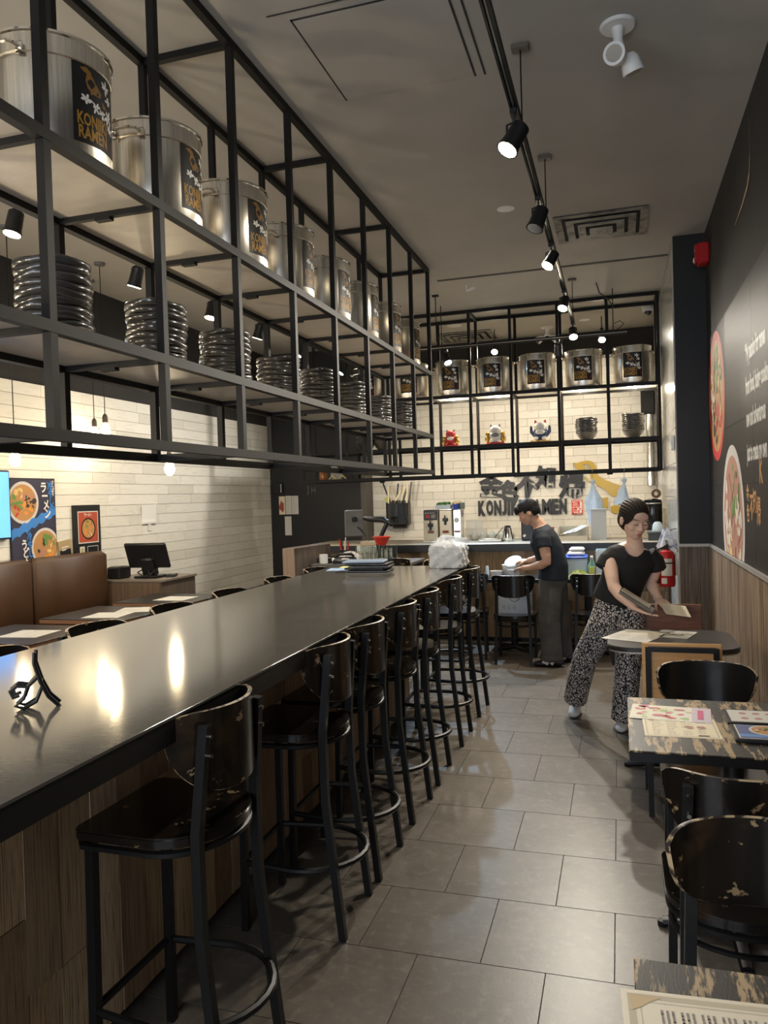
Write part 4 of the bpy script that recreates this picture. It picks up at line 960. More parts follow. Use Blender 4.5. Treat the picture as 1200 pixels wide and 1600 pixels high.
# white carrier bag with a box inside
bg = thing('takeaway_bag', 'white translucent plastic carrier bag with a box on the far corner of the bar', 'bag', (-1.22, 5.60, 1.0705), -.12)
RB = random.Random(4)
def bagf(a, b):
    an = 2*pi*a; sq = (abs(cos(an))**7+abs(sin(an))**7)**(-1/7); w = (.128, .098); k = .95+.05*sin(b*3)
    k *= 1-.60*max(0, (b-.78)/.22)**1.3
    return (w[0]*sq*cos(an)*k+.006*sin(9*an+14*b)+.004*sin(17*an-23*b), w[1]*sq*sin(an)*k+.006*sin(8*an-15*b)+.004*sin(19*an+21*b), .004+.205*b+.006*sin(5*an)*b)
MB().grid(bagf, 60, 22, True).build('bag_body', bag_mat, bg, sharp=24)
MB().cbox((.03, .0, .08), (.17, .15, .15), .006).build('box', mat('white_box', (.78, .74, .68), .6), bg)
MB().loft([((-.01, 0, .19), .05, .04), ((.0, 0, .215), .03, .025), ((.05, -.01, .212), .022, .012), ((.12, -.02, .205), .02, .01), ((.155, -.02, .20), .016, .006)], 10).loft([((-.02, 0, .19), .045, .04), ((-.05, .01, .215), .03, .02), ((-.09, .02, .2), .02, .01)], 10).build('knot', bag_mat, bg)

# ================================================================ sign on the brick wall
sn = thing('wall_sign', 'dark raised lettering with golden bird emblem and red seal on the white brick wall', 'sign', (-.9, YB-.022, 1.5))
FS = frame((0, 0, 0), (1, 0, 0), (0, 0, 1))
sign_dark = mat('sign_charcoal', (.022, .023, .028), .45); sign_gold = mat('sign_gold', (.46, .31, .035), .4)
def raised(name, body, size, bold, xs, x, z, m, depth=.012, out=.022, rot=0, fat=0):
    vs, fs = text_geo(body, size, bold, xs, 'LEFT', depth)
    x0 = min(v[0] for v in vs); x1 = max(v[0] for v in vs); z0 = min(v[1] for v in vs)
    T = Matrix.Translation((x+.9, -out, z-1.5)) @ Matrix.Rotation(rot, 4, 'Y') @ Matrix(((1, 0, 0, -x0), (0, 0, -1, 0), (0, 1, 0, -z0), (0, 0, 0, 1)))
    g = MB().add(vs, fs, T)
    for k in range(fat): a = 2*pi*k/fat; g.add(vs, fs, Matrix.Translation((.0045*cos(a), -.0002*(k+1), .0045*sin(a))) @ T)
    g.build(name, m, sn, sharp=0); return x1-x0
x = -1.915
for ch, w_ in zip('KONJIKI RAMEN', (.108, .108, .108, .07, .045, .108, .045, .035, .108, .108, .135, .092, .108)):
    if ch != ' ':
        vs, _ = text_geo(ch, .272, .014, 1, 'LEFT', .012); wid = max(v[0] for v in vs)-min(v[0] for v in vs)
        raised('letter', ch, .272, .014, (w_-.008)/wid, x, 1.305, sign_dark)
    x += w_+.0045
for ch, x, z, s_, r_ in (('金', -1.90, 1.575, .34, .05), ('色', -1.62, 1.53, .285, .12), ('不', -1.405, 1.54, .385, -.02), ('知', -1.115, 1.68, .30, .08), ('帰', -.80, 1.52, .385, .06)):
    raised('letter', ch, s_, .011, .92, x, z, sign_dark, rot=r_, fat=7)
birdp = dict(bird_head=[(-0.591, 2.003), (-0.542, 1.993), (-0.485, 2.013), (-0.393, 2.023), (-0.33, 2.0), (-0.293, 1.944), (-0.28, 1.878), (-0.276, 1.827), (-0.377, 1.831), (-0.359, 1.881), (-0.357, 1.932), (-0.387, 1.965), (-0.443, 1.976), (-0.458, 1.965), (-0.438, 1.899), (-0.495, 1.887), (-0.551, 1.918)],
    bird_eye=[(-0.413, 1.934), (-0.393, 1.955), (-0.377, 1.933), (-0.389, 1.904), (-0.408, 1.908)],
    bird_body=[(-0.377, 1.831), (-.276, 1.827), (-0.265, 1.81), (-0.169, 1.751), (-0.074, 1.705), (0.015, 1.673), (-0.035, 1.603), (-0.01, 1.501), (-0.119, 1.548), (-0.173, 1.614), (-0.282, 1.683), (-0.357, 1.758)],
    bird_throat=[(-0.454, 1.812), (-0.413, 1.789), (-0.365, 1.715), (-0.407, 1.734)],
    bird_wing=[(-0.329, 1.511), (-0.272, 1.553), (-0.245, 1.508), (-0.147, 1.517), (-0.154, 1.376), (-0.255, 1.371), (-0.303, 1.409)],
    bird_foot=[(-0.116, 1.397), (-0.019, 1.416), (0.015, 1.372), (0.013, 1.314), (-0.07, 1.295), (-0.117, 1.332)], bird_tail=[(-0.079, 1.489), (-0.01, 1.501), (0.03, 1.429), (-0.011, 1.437)])
for k, P in birdp.items():
    vs = [(px+.9, -.034, pz-1.5) for px, pz in P]+[(px+.9, -.010, pz-1.5) for px, pz in P]; n = len(P)
    MB().add(vs, [tuple(range(n)), tuple(range(2*n-1, n-1, -1))]+[(i, (i+1) % n, n+(i+1) % n, n+i) for i in range(n)]).build(k, sign_gold, sn, sharp=0)
sl = MB().cbox((-.553+.9, -.016, 1.395-1.5), (.165, .012, .212), .003).build('seal', mat('seal_white', (.75, .70, .64), .5), sn, sharp=0)
seal_sh = [rect(-.075, -.1, -.066, .1), rect(.066, -.1, .075, .1), rect(-.075, .091, .075, .1), rect(-.075, -.1, .075, -.091)]
prints('seal_print', [(seal_sh+[shift(text_geo('印', .10, .003, .75), -.07, .0), shift(text_geo('麺', .10, .003, .75), .0, .0), shift(text_geo('匠', .10, .003, .75), -.07, -.09), shift(text_geo('心', .10, .003, .75), .0, -.09)], flat('seal_red', (.62, .04, .03)))], sl, frame((.347, -.0224, -.105), (1, 0, 0), (0, 0, 1)))

# ================================================================ things along the kitchen counter
KZ = 1.0705
def item(name, label, cat, x, y, z=KZ, a=0, group=None): return thing(name, label, cat, (x, y, z), a, group)
# two tall dispensers
tan_metal = mat('dispenser_beige', (.50, .43, .31), .3, .4)
for i, (x, w, lb) in enumerate(((-2.09, .17, 'tall narrow dispenser with dark top panel on the kitchen counter, left one'), (-1.915, .15, 'tall beige dispenser with black tap on the kitchen counter, right of the dark-topped one'))):
    t = item('drink_dispenser', lb, 'dispenser', x, 8.78)
    MB().cbox((0, 0, .19), (w, .2, .36), .008).build('body', tan_metal, t)
    if i == 0:
        MB().cbox((0, -.012, .315), (w-.012, .2, .12), .004).build('top_panel', black_plastic, t); prints('labels', [([rect(-.06, -.02, -.005, .02)], red_print), ([rect(.01, -.02, .06, .02)], ink_grey), ([rect(-.06+.03*k, .035, -.045+.03*k, .042) for k in range(4)], white_print)], t, frame((0, -.1126, .30), (1, 0, 0), (0, 0, 1)))
    else: MB().cbox((0, 0, .375), (w, .2, .012), .003).build('lid', steel_b, t)
    zt = .20 if i == 0 else .26
    MB().cbox((0, -.115, zt), (.06, .035, .04), .006).cyl((0, -.125, zt-.02), (0, -.125, zt-.06), .012, 10).cyl((0, -.13, zt+.02), (.0, -.15, zt+.05), .007, 8).build('tap', black_plastic, t)
    MB().cbox((0, -.108, .12), (.07, .006, .03), .001).build('badge', mat('badge_brown', (.22, .06, .04), .5), t)
    MB().cbox((0, -.12, .012), (w*.9, .07, .024), .004).build('drip_tray', steel_b, t)
t = item('drink_dispenser', 'slim steel dispenser panel with round gauge, at the right of the beige dispenser', 'dispenser', -1.785, 8.80)
MB().cbox((0, 0, .185), (.09, .19, .37), .006).build('body', steel_b, t); MB().cyl((-.005, -.096, .25), (-.005, -.10, .25), .03, 18).build('gauge', paper, t); MB().cbox((0, -.097, .12), (.07, .004, .02), .001).build('badge', mat('badge_brown', (.22, .06, .04), .5), t)
t = item('tray', 'low clear tray of green vegetables on top of the dispensers', 'tray', -1.955, 8.80, KZ+.383); MB().bbox(-.09, .09, -.07, .07, 0, .004).bbox(-.09, .09, -.07, -.066, .004, .045).bbox(-.09, .09, .066, .07, .004, .045).bbox(-.09, -.086, -.066, .066, .004, .045).bbox(.086, .09, -.066, .066, .004, .045).build('tub', clear_plastic, t, sharp=0)
g = MB()
for k in range(16): g.sphere((R.uniform(-.07, .07), R.uniform(-.045, .045), .05+R.uniform(0, .025)), (.022, .016, .012), 8, 6)
q = g.build('vegetables', mat('leaf_green', (.08, .22, .04), .5), t); q['kind'] = 'stuff'
t = item('snack_packet', 'orange and white snack packet lying on the dispensers beside the greens', 'packet', -1.80, 8.82, KZ+.375, .2); MB().sphere((0, 0, .065), (.062, .045, .035)).cbox((0, 0, .025), (.1, .07, .05), .01).build('packet', mat('packet_orange', (.65, .38, .12), .5), t)
t = item('tin', 'blue tin on the right end of the dispenser tops', 'tin', -1.80, 8.735, KZ+.374); MB().lathe([(0, 0), (.032, 0), (.034, .004), (.034, .06), (0, .064)], 18).build('can_body', mat('tin_blue', (.04, .08, .45), .35), t); MB().lathe([(0, .0645), (.03, .0645), (.03, .068), (0, .068)], 18).build('lid', steel_b, t)
t = item('tin', 'grey-green tin beside the blue tin above the dispensers', 'tin', -1.735, 8.77, KZ+.374); MB().lathe([(0, 0), (.03, 0), (.032, .004), (.032, .075), (0, .078)], 18).build('can_body', mat('tin_green', (.25, .30, .24), .35), t)
# teapots, tray, jug, ladle
glaze = mat('cream_glaze', (.66, .58, .42), .25)
for i in range(5):
    x = -1.64+.105*i
    t = item('teapot', '%s cream teapot in the row on the kitchen counter' % ORD[i], 'teapot', x, 9.0+.03*(i % 2), KZ, .3*i, 'row of cream teapots')
    MB().lathe([(0, 0), (.03, 0), (.045, .015), (.05, .045), (.042, .07), (.028, .08), (0, .082)], 20).build('pot_body', glaze, t); MB().lathe([(0, .08), (.03, .082), (.018, .094), (.01, .096), (.01, .104), (0, .107)], 16).build('lid', glaze, t)
    MB().loft([((.04, 0, .04), .012, .012), ((.065, 0, .06), .008, .008), ((.075, 0, .078), .006, .006)], 8).build('spout', glaze, t); MB().tube([(-.04, 0, .06), (-.07, 0, .062), (-.07, 0, .03), (-.045, 0, .022)], .005, 6).build('handle', glaze, t)
t = item('food_cover', 'clear plastic box leaning behind the cream teapots', 'box', -1.66, 9.12, KZ, .1); MB().cbox((0, 0, .12), (.2, .12, .23), .01).build('shell', mat('thin_clear_plastic', (.8, .84, .82), .1, alpha=.22), t)
t = item('steel_tray', 'low steel tray with a ladle leaning in it on the kitchen counter', 'tray', -1.40, 8.70); MB().cbox((0, 0, .02), (.26, .2, .04), .008).build('pan', steel_b, t); MB().tube([(.03, 0, .03), (.10, .02, .12), (.14, .03, .16)], .004, 6).build('ladle_handle', black_metal, t)
t = item('steel_jug', 'polished steel jug with black lid on the kitchen counter', 'jug', -1.215, 8.74); MB().lathe([(0, 0), (.062, 0), (.066, .01), (.045, .13), (.036, .155), (0, .155)], 22).build('jug_body', steel_b, t); MB().lathe([(0, .155), (.037, .155), (.034, .172), (.015, .178), (0, .178)], 18).build('lid', black_plastic, t); MB().tube([(-.01, -.045, .15), (-.015, -.075, .14), (-.015, -.08, .07), (-.01, -.062, .05)], .008, 8).build('handle', black_plastic, t)
t = item('coffee_grinder', 'tall black machine on the kitchen counter behind the man in navy', 'machine', -1.0, 8.85); MB().cbox((0, 0, .13), (.13, .2, .26), .012).build('body', black_plastic, t); MB().sphere((-.03, -.105, .06), (.02, .015, .02)).build('knob', steel_b, t)
# right side
t = item('dish_rack', 'cream crate with white trays on the kitchen counter right of the man', 'crate', -.50, 8.8); MB().bbox(-.16, .16, -.12, .12, 0, .01).bbox(-.16, -.15, -.12, .12, .01, .15).bbox(.15, .16, -.12, .12, .01, .15).bbox(-.15, .15, .11, .12, .01, .15).bbox(-.15, .15, -.12, -.11, .01, .05).build('crate', mat('cream_plastic', (.6, .53, .4), .5), t, sharp=0)
for k in range(4): MB().cbox((-.06+.04*k, 0, .09+.012*k), (.18, .13, .012), .004, rot=(.0, -.35, .2*k)).build('dish', white_plastic, t)
o = item('bottle', 'small red-capped bottle at the left end of the cream crate', 'bottle', -.715, 8.75); MB().lathe([(0, 0), (.025, 0), (.025, .09), (.01, .11), (.01, .125), (0, .125)], 14).build('bottle_body', clear_plastic, o); MB().lathe([(.0, .125), (.014, .125), (.014, .15), (0, .15)], 12).build('cap', red_paint, o)
t = item('storage_tub', 'tall grey translucent storage tub below the hanging plastic bags', 'tub', -.225, 8.86); MB().prism([(-.08, -.08), (.08, -.08), (.08, .08), (-.08, .08)], 0, .33).build('tub', mat('grey_tub', (.50, .50, .47), .3, alpha=.92), t, sharp=0); MB().cbox((0, 0, .335), (.18, .18, .012), .004).build('rim', mat('grey_tub_rim', (.55, .55, .52), .4), t)
def hang_bag(label, x, y, ztop, h, w, seed, br):
    t = thing('plastic_bag', label, 'bag', (x, y, ztop)); RB = random.Random(seed)
    def f(a, b):
        an = 2*pi*a; k = .10+.90*min(1, b/br)**1.15*(1-.10*max(0, b-.85)/.15); k *= 1+.07*sin(3*an+seed*b*4)+.06*sin(7*an-5*b)
        return (w*k*cos(an)*(1+.1*sin(3*an+seed)*b)+.03*b*sin(seed), w*.55*k*sin(an)*(1+.18*sin(5*an+4*b)), -.09-h*b+.012*sin(6*an)*b)
    MB().grid(f, 28, 14, True).build('bag_body', bag_blue, t, sharp=80)
    MB().loft([((0, 0, -.05), .012, .01), ((0, 0, -.07), .03, .022), ((0, 0, -.10), .018, .014)], 10).build('knot', bag_blue, t)
    MB().tube([(0, 0, .03), (.008, 0, .045), (0, -.012, .05), (0, -.012, .03), (0, 0, .0), (0, 0, -.06)], .003, 6).build('hook', steel_b, t)
hang_bag('long pale blue plastic bag hanging in front of the golden bird emblem', -.285, 8.975, ZB-.04, .46, .088, 2, .42)
hang_bag('shorter pale blue plastic bag hanging on the right above the woman', .055, 8.975, ZB-.04, .25, .095, 5, 1.0)
t = item('water_urn', 'tall black hot water urn on the kitchen counter at the right', 'urn', .345, 8.95, KZ+.09); MB().lathe([(0, 0), (.095, 0), (.10, .01), (.10, .30), (.09, .33), (.02, .345), (0, .345)], 28).build('urn_body', mat('black_urn', (.01, .01, .011), .15), t); MB().lathe([(.101, .285), (.103, .288), (.103, .296), (.101, .3)], 28).build('band', steel_b, t)
o = item('urn_stand', 'cream low stand carrying the black urn', 'stand', .345, 8.95); MB().cbox((0, 0, .0445), (.25, .24, .089), .006).build('block', mat('cream_block', (.55, .47, .33), .5), o)
t = item('tape_roll', 'brown cardboard roll ring standing on the black urn', 'roll', .385, 8.95, KZ+.09+.347+.05)
def ringf(r0, r1, d): return MB().loft([((0, -d, 0), r1, r1), ((0, d, 0), r1, r1)], 24, False).loft([((0, -d, 0), r0, r0), ((0, d, 0), r0, r0)], 24, False)
g = MB(); n = 24
vs = [(r_*cos(2*pi*k/n), y_, r_*sin(2*pi*k/n)) for (r_, y_) in ((.05, -.02), (.05, .02), (.022, .02), (.022, -.02)) for k in range(n)]
g.add(vs, [(j*n+k, j*n+(k+1) % n, ((j+1) % 4)*n+(k+1) % n, ((j+1) % 4)*n+k) for j in range(4) for k in range(n)]).build('ring', mat('cardboard_brown', (.20, .12, .07), .7), t)
t = item('container', 'dark grey square container at the right end of the kitchen counter', 'container', .355, 8.58); MB().prism([(-.075, -.07), (.075, -.07), (.075, .07), (-.075, .07)], 0, .07).cbox((0, 0, .08), (.17, .155, .02), .006).build('tub', mat('slate_plastic', (.05, .055, .06), .4), t)
o = item('plastic_cup', 'clear plastic cup lying upside down on the dark grey container', 'cup', .375, 8.58, KZ+.091); MB().lathe([(.055, 0), (.058, .008), (.048, .075), (.03, .10), (0, .105)], 22).build('cup', clear_plastic, o)
o = thing('cutting_board', 'narrow wooden board leaning against the tiled side wall by the urn', 'board', (.455, 8.78, KZ)); MB().cbox((0, 0, .165), (.02, .16, .33), .004).build('board', mat('board_wood', (.5, .38, .2), .5), o)
t = thing('paper_towel_dispenser', 'black paper towel dispenser on the white brick wall at the left', 'dispenser', (-3.07, YB-.022, 1.37)); MB().cbox((0, -.1, 0), (.33, .2, .37), .03).build('casing', black_plastic, t); MB().loft([((-.03, -.2, -.1), .06, .09), ((-.03, -.215, -.05), .05, .08)], 18).build('window', mat('smoked_window', (.06, .07, .07), .1), t); MB().cbox((.02, -.1, -.2), (.2, .12, .03), .01).build('outlet', black_plastic, t)
# clear bag of utensils hung in front of the dispenser
t = thing('utensil_bag', 'clear bag stuffed with wooden and black utensils in front of the towel dispenser', 'bag', (-3.0, 10.55, 1.40))
RU = random.Random(9)
for k in range(11):
    a = RU.uniform(-.5, .6); L_ = RU.uniform(.2, .33); MB().cbox((.03*k-.15+sin(a)*L_*.5, 0.01*(k % 3), .12+cos(a)*L_*.5), (.022, .006, L_), .002, rot=(0, a, 0)).build('utensil', (paper_cream, black_plastic, mat('pale_wood', (.5, .42, .3), .6))[k % 3], t)
MB().grid(lambda a, b: (.13*cos(2*pi*a)*(1-.25*b), .04*sin(2*pi*a), -.12+.28*b), 20, 6, True).build('clear_bag', glass, t)
o = thing('note', 'small yellow-green paper note at the top left of the towel dispenser', 'note', (-3.20, 10.70, 1.575)); MB().bbox(-.05, .05, -.004, 0, -.03, .03).build('sheet', mat('note_lime', (.5, .6, .15), .6), o, sharp=0)
# conduit, speaker, switch, papers
t = thing('steel_duct', 'vertical steel pipe on the white brick wall near the right corner', 'pipe', (.40, YB-.075, 0)); MB().cyl((0, 0, 1.66), (0, 0, 2.62), .05, 20).build('pipe', steel_b, t); MB().cyl((0, 0, 1.75), (0, 0, 1.78), .056, 20).cyl((0, 0, 2.45), (0, 0, 2.48), .056, 20).build('clamp', steel_b, t)
t = thing('wall_speaker', 'black box speaker on the white brick wall in the right corner', 'speaker', (.385, YB-.1, 2.76)); MB().cbox((0, 0, 0), (.17, .15, .32), .012).build('cabinet', black_plastic, t); MB().cbox((0, -.077, 0), (.145, .006, .29), .002).build('grille', mat('grille', (.02, .02, .02), .8), t)
t = thing('light_switch', 'white switch box on the tiled edge of the pillar', 'switch', (XK-.024, 7.30, 2.01)); MB().cbox((0, 0, 0), (.03, .085, .13), .006).build('box', white_plastic, t); MB().cbox((-.017, 0, 0), (.006, .03, .05), .002).build('rocker', white_plastic, t)
t = thing('notice_papers', 'printed papers pinned in a row on the black recess wall', 'papers', (-4.74, 10.545, 1.40))
for k, (x0, x1, z0, z1, m_) in enumerate(((-.105, -.01, 0, .27, paper_cream), (.0, .095, .0, .275, paper), (.1, .205, .0, .272, paper), (-.02, .085, -.31, -.03, paper))): MB().bbox(x0, x1, -.004, 0, z0, z1).build('sheet', m_, t, sharp=0)
prints('print', [([blob(-.06, .12, .04, 3, 10, .3, 0, 2)], flat('print_rust', (.35, .08, .04))), ([shift((p[0], p[1]), 0, 0) if 0 else p for p in [[(x+.05, z+.14) for x, z in q] for q in textlines(.04, .12, 1, 10, R)]+[[(x+.152, z+.14) for x, z in q] for q in textlines(.045, .12, 1, 10, R)]], ink_grey)], t, frame((0, -.0045, 0), (1, 0, 0), (0, 0, 1)))
o = thing('small_box', 'small black box with a white edge fixed above the pinned papers', 'box', (-4.83, 10.52, 1.79)); MB().cbox((0, 0, 0), (.12, .05, .16), .004).build('casing', black_plastic, o); MB().bbox(.04, .05, -.03, -.0255, -.06, .06).build('edge_mark', white_plastic, o, sharp=0)
o = thing('chalk_mark', 'white chalk letters JH drawn on the black recess wall', 'mark', (-4.33, 10.549, 1.775)); prints('lettering', [([shift(text_geo('J', .15, -.002, .8), -.06, -.06), shift(text_geo('H', .13, -.002, .8), .0, -.07)], mat('chalk', (.22, .21, .2), .8))], o, frame((0, 0, 0), (1, 0, 0), (0, 0, 1)))

# ================================================================ service station between bar and kitchen
t = thing('partition_panel', 'low grey-brown wood panel partition beside the service station', 'partition', (-2.97, 7.1, 0), -.12)
MB().cbox((0, 0, .575), (.13, .72, 1.15), .004).build('panel', stripe_dark, t); MB().bbox(-.063, .063, -.372, -.361, 0, 1.147).build('end_board', mat('pale_board', (.34, .24, .17), .5, n=[(26, .4, .62, (.24, .165, .115), 5)], stretch=(3, 3, .05)), t, sharp=0)
t = thing('service_station', 'dark service station unit behind the far end of the bar', 'cabinet', (-2.38, 7.25, 0))
MB().bbox(-.46, .46, -.32, .32, 0, .95).build('body', black_plastic, t, sharp=0); MB().cbox((0, 0, .965), (.96, .68, .03), .003).build('worktop', mat('grey_worktop', (.09, .085, .08), .4), t)
SZ = .9805
tumbler = MB().lathe([(0, .0), (.034, 0), (.037, .004), (.042, .165), (.0395, .165), (.034, .012), (0, .01)], 22)
tm_ = tumbler.mesh('tumbler', glass)
for k in range(8):
    t = thing('glass_tumbler', 'tall clear glass tumbler, %s in the cluster on the service station' % ('front row first', 'front row second', 'front row third', 'front row fourth', 'back row first', 'back row second', 'back row third', 'back row fourth')[k], 'glass', (-2.40+.095*(k % 4)+.02*(k//4), 7.02+.1*(k//4), SZ), 0, 'glass tumblers')
    link('glass_body', tm_, t)
t = item('red_bowl', 'bright red plastic funnel bowl standing on the glass tumblers', 'bowl', -2.19, 7.07, SZ+.168); MB().lathe([(0, 0), (.042, 0), (.045, .006), (.083, .075), (.09, .078), (.09, .084), (.08, .083), (.042, .012), (0, .01)], 28).build('bowl_body', orange_red, t)
t = item('cup', 'white cup at the left end of the service station', 'cup', -2.76, 6.99, SZ); MB().lathe([(0, 0), (.036, 0), (.04, .005), (.042, .09), (.038, .09), (.034, .01), (0, .01)], 22).build('cup_body', white_plastic, t)
t = item('pen_pot', 'pot of red-handled scissors and pens on the service station', 'pot', -2.70, 7.42, SZ); MB().lathe([(0, 0), (.04, 0), (.045, .10), (.041, .10), (.037, .008), (0, .008)], 20).build('pot_body', black_plastic, t)
for k in range(7): a = k*.9; MB().tube([(.02*cos(a), .02*sin(a), .02), (.05*cos(a), .05*sin(a), .17+.01*k)], .007, 6).build('pen', (orange_red, black_plastic, paper, orange_red)[k % 4], t)
t = item('cloth', 'crumpled white cloth on the service station', 'cloth', -2.585, 7.28, SZ, .3); MB().grid(lambda a, b: (.12*cos(2*pi*a)*cos(pi/2*b)*(1+.15*sin(5*2*pi*a)), .08*sin(2*pi*a)*cos(pi/2*b), .085*sin(pi/2*b)*(1+.18*sin(4*2*pi*a+3*b))), 32, 10, True).build('cloth_body', mat('white_cloth', (.66, .60, .58), .9), t)
t = item('phone', 'black desk phone on the service station', 'phone', -2.56, 7.03, SZ, .1); MB().cbox((0, 0, .025), (.2, .15, .05), .01, rot=(.15, 0, 0)).build('base', black_plastic, t); MB().tube([(-.09, .03, .065), (-.06, .03, .085), (.06, .03, .085), (.09, .03, .065)], .014, 8).build('handset', black_plastic, t); MB().cbox((.02, -.045, .045), (.07, .03, .003), .001, rot=(.15, 0, 0)).build('display', white_plastic, t)
t = item('black_tray', 'black tray with white slips beside the desk phone', 'tray', -2.78, 7.17, SZ); MB().bbox(-.08, .08, -.12, .12, 0, .01).bbox(-.08, .08, -.12, -.112, .01, .05).bbox(-.08, .08, .112, .12, .01, .05).build('tray_body', black_plastic, t, sharp=0); MB().box((.0, -.02, .03), (.12, .16, .002), rot=(.1, .1, .2)).build('slip', paper, t, sharp=0)
t = item('paper_boxes', 'small white and wooden boxes stacked behind the glass tumblers', 'box', -2.47, 7.47, SZ); MB().cbox((0, 0, .045), (.22, .14, .09), .004).build('box', mat('box_grey', (.45, .42, .38), .6), t); MB().cbox((0, 0, .115), (.2, .13, .048), .004).build('box', paper, t); MB().cbox((.02, 0, .163), (.15, .1, .045), .004).build('box', mat('box_tan', (.5, .4, .26), .6), t)
t = item('monitor', 'screen on a black swing arm seen from behind, over the service station', 'monitor', -2.35, 7.50, SZ)
MB().cyl((0, 0, 0), (0, 0, .03), .045, 18).cyl((0, 0, .03), (0, 0, .16), .018, 12).build('arm_base', black_plastic, t)
MB().loft([((0, 0, .15), .022, .022), ((.03, 0, .25), .022, .022), ((.095, 0, .375), .024, .024)], 12).build('lower_arm', black_plastic, t)
MB().loft([((.095, 0, .375), .026, .03), ((.05, 0, .40), .032, .04), ((-.08, 0, .405), .030, .038), ((-.16, 0, .42), .018, .02)], 14).build('upper_arm', black_plastic, t)
MB().cbox((-.265, .0, .37), (.045, .19, .275), .01, rot=(0, 0, -1.15)).build('screen_back', mat('screen_grey', (.14, .135, .125), .4), t)
MB().cbox((-.25, -.03, .41), (.05, .05, .05), .006, rot=(0, 0, -1.15)).build('bracket', black_plastic, t)
MB().tube([(-.22, -.03, .33), (-.15, -.06, .28), (-.08, -.05, .17), (-.02, 0, .14)], .006, 6).build('cable', black_plastic, t)
for k in range(6): tag(link('bowl', bm_wide[k % 4], None, (-1.73, 8.05, .878+.0215*k)), 'black bowl, %s, in the stack behind the far bar stools' % ('bottom', 'second up', 'third up', 'fourth up', 'fifth up', 'topmost')[k], 'bowl', 'black bowls beyond the bar')
t = thing('side_stand', 'dark side stand carrying a bowl stack beyond the bar', 'stand', (-1.78, 8.05, 0)); MB().cbox((0, 0, .865), (.4, .32, .024), .003).build('top', black_metal, t)
for sx in (-1, 1):
    for q in (-1, 1): MB().bbox(sx*.18-.014, sx*.18+.014, q*.14-.014, q*.14+.014, 0, .853).build('leg', black_metal, t, sharp=0)

# ================================================================ tubs and bottles on the two back tables
TZ = .7505
def tub(label, x, y, z, w, d, h, m_, lid=None, a=0):
    t = thing('food_tub', label, 'tub', (x, y, z), a); T_ = .004
    MB().bbox(-w/2, w/2, -d/2, d/2, 0, T_).bbox(-w/2, w/2, -d/2, -d/2+T_, T_, h).bbox(-w/2, w/2, d/2-T_, d/2, T_, h).bbox(-w/2, -w/2+T_, -d/2+T_, d/2-T_, T_, h).bbox(w/2-T_, w/2, -d/2+T_, d/2-T_, T_, h).build('tub_body', m_, t, sharp=0)
    if lid: MB().cbox((0, 0, h+.012), (w+.02, d+.02, .022), .006).build('lid', lid, t)
    return t
tub('large clear tub with bright blue lid on the back table', -.44, 7.98, TZ, .22, .3, .19, mat('pale_blue_tub', (.58, .70, .78), .3, alpha=.93), blue_lid)
t = item('towel_stack', 'folded white towels on the blue-lidded tub', 'towel', -.43, 7.96, TZ+.2145); MB().cbox((0, 0, .022), (.17, .2, .042), .018).build('towel', white_plastic, t, sharp=60); MB().cbox((.01, .01, .063), (.15, .18, .038), .017).build('towel', white_plastic, t, sharp=60)
t = item('spray_bottle', 'green and yellow spray bottle beside the blue-lidded tub', 'bottle', -.275, 7.85, TZ); MB().lathe([(0, 0), (.035, 0), (.038, .01), (.038, .12), (.016, .17), (.014, .19), (0, .19)], 18).build('bottle_body', mat('green_liquid', (.30, .62, .50), .2, alpha=.9), t); MB().cbox((0, -.036, .08), (.05, .01, .07), .003).build('label', mat('label_yellow', (.7, .68, .1), .5), t); MB().cbox((0, -.02, .205), (.025, .08, .035), .008).build('trigger', white_plastic, t)
tub('tall pale clear bin at the right end of the back table', -.16, 7.98, TZ, .15, .3, .27, mat('clear_bin', (.72, .80, .84), .3, alpha=.93))
t = item('bottle', 'red sauce bottle left of the folded white towels', 'bottle', -.59, 7.95, TZ+.0); MB().lathe([(0, 0), (.034, 0), (.036, .01), (.036, .2), (.015, .25), (.012, .28), (0, .28)], 18).build('bottle_body', red_paint, t); MB().lathe([(0, .28), (.014, .28), (.01, .31), (0, .31)], 12).build('cap', white_plastic, t)
t = item('cabbage_bag', 'clear bag of green cabbage in front of the blue-lidded tub', 'bag', -.40, 7.79, TZ); MB().grid(lambda a, b: ((.10*cos(2*pi*a)*cos(pi/2*b))*(1+.12*sin(6*pi*a)), .035*sin(2*pi*a)*cos(pi/2*b), .075*sin(pi/2*b)*(1+.2*sin(6*2*pi*a))), 30, 8, True).build('cabbage', mat('cabbage_green', (.50, .62, .16), .5, n=[(20, .45, .6, (.70, .76, .45), 3)]), t)
deli = mat('deli_plastic', (.70, .72, .74), .25, alpha=.88)
def deli_cup(label, x, y, r, h, lid=False, z=TZ, fill=None):
    t = thing('deli_container', label, 'container', (x, y, z)); MB().lathe([(0, 0), (r*.82, 0), (r*.85, .004), (r, h-.006), (r*1.04, h-.004), (r*1.04, h), (r*.96, h), (r*.8, .01), (0, .008)], 24).build('tub_body', deli, t)
    if fill: MB().lathe([(0, .011), (r*.78, .012), (r*.88, h*.6), (0, h*.66)], 20).build('contents', fill, t)
    if lid: MB().lathe([(0, h+.006), (r*.95, h+.005), (r*1.07, h+.001), (r*1.07, h-.006)], 24).build('lid', deli, t)
    return t
deli_cup('clear takeaway tub with tan food, nearest the left of the back table', -1.215, 7.83, .062, .075, fill=mat('tan_food', (.5, .36, .2), .7))
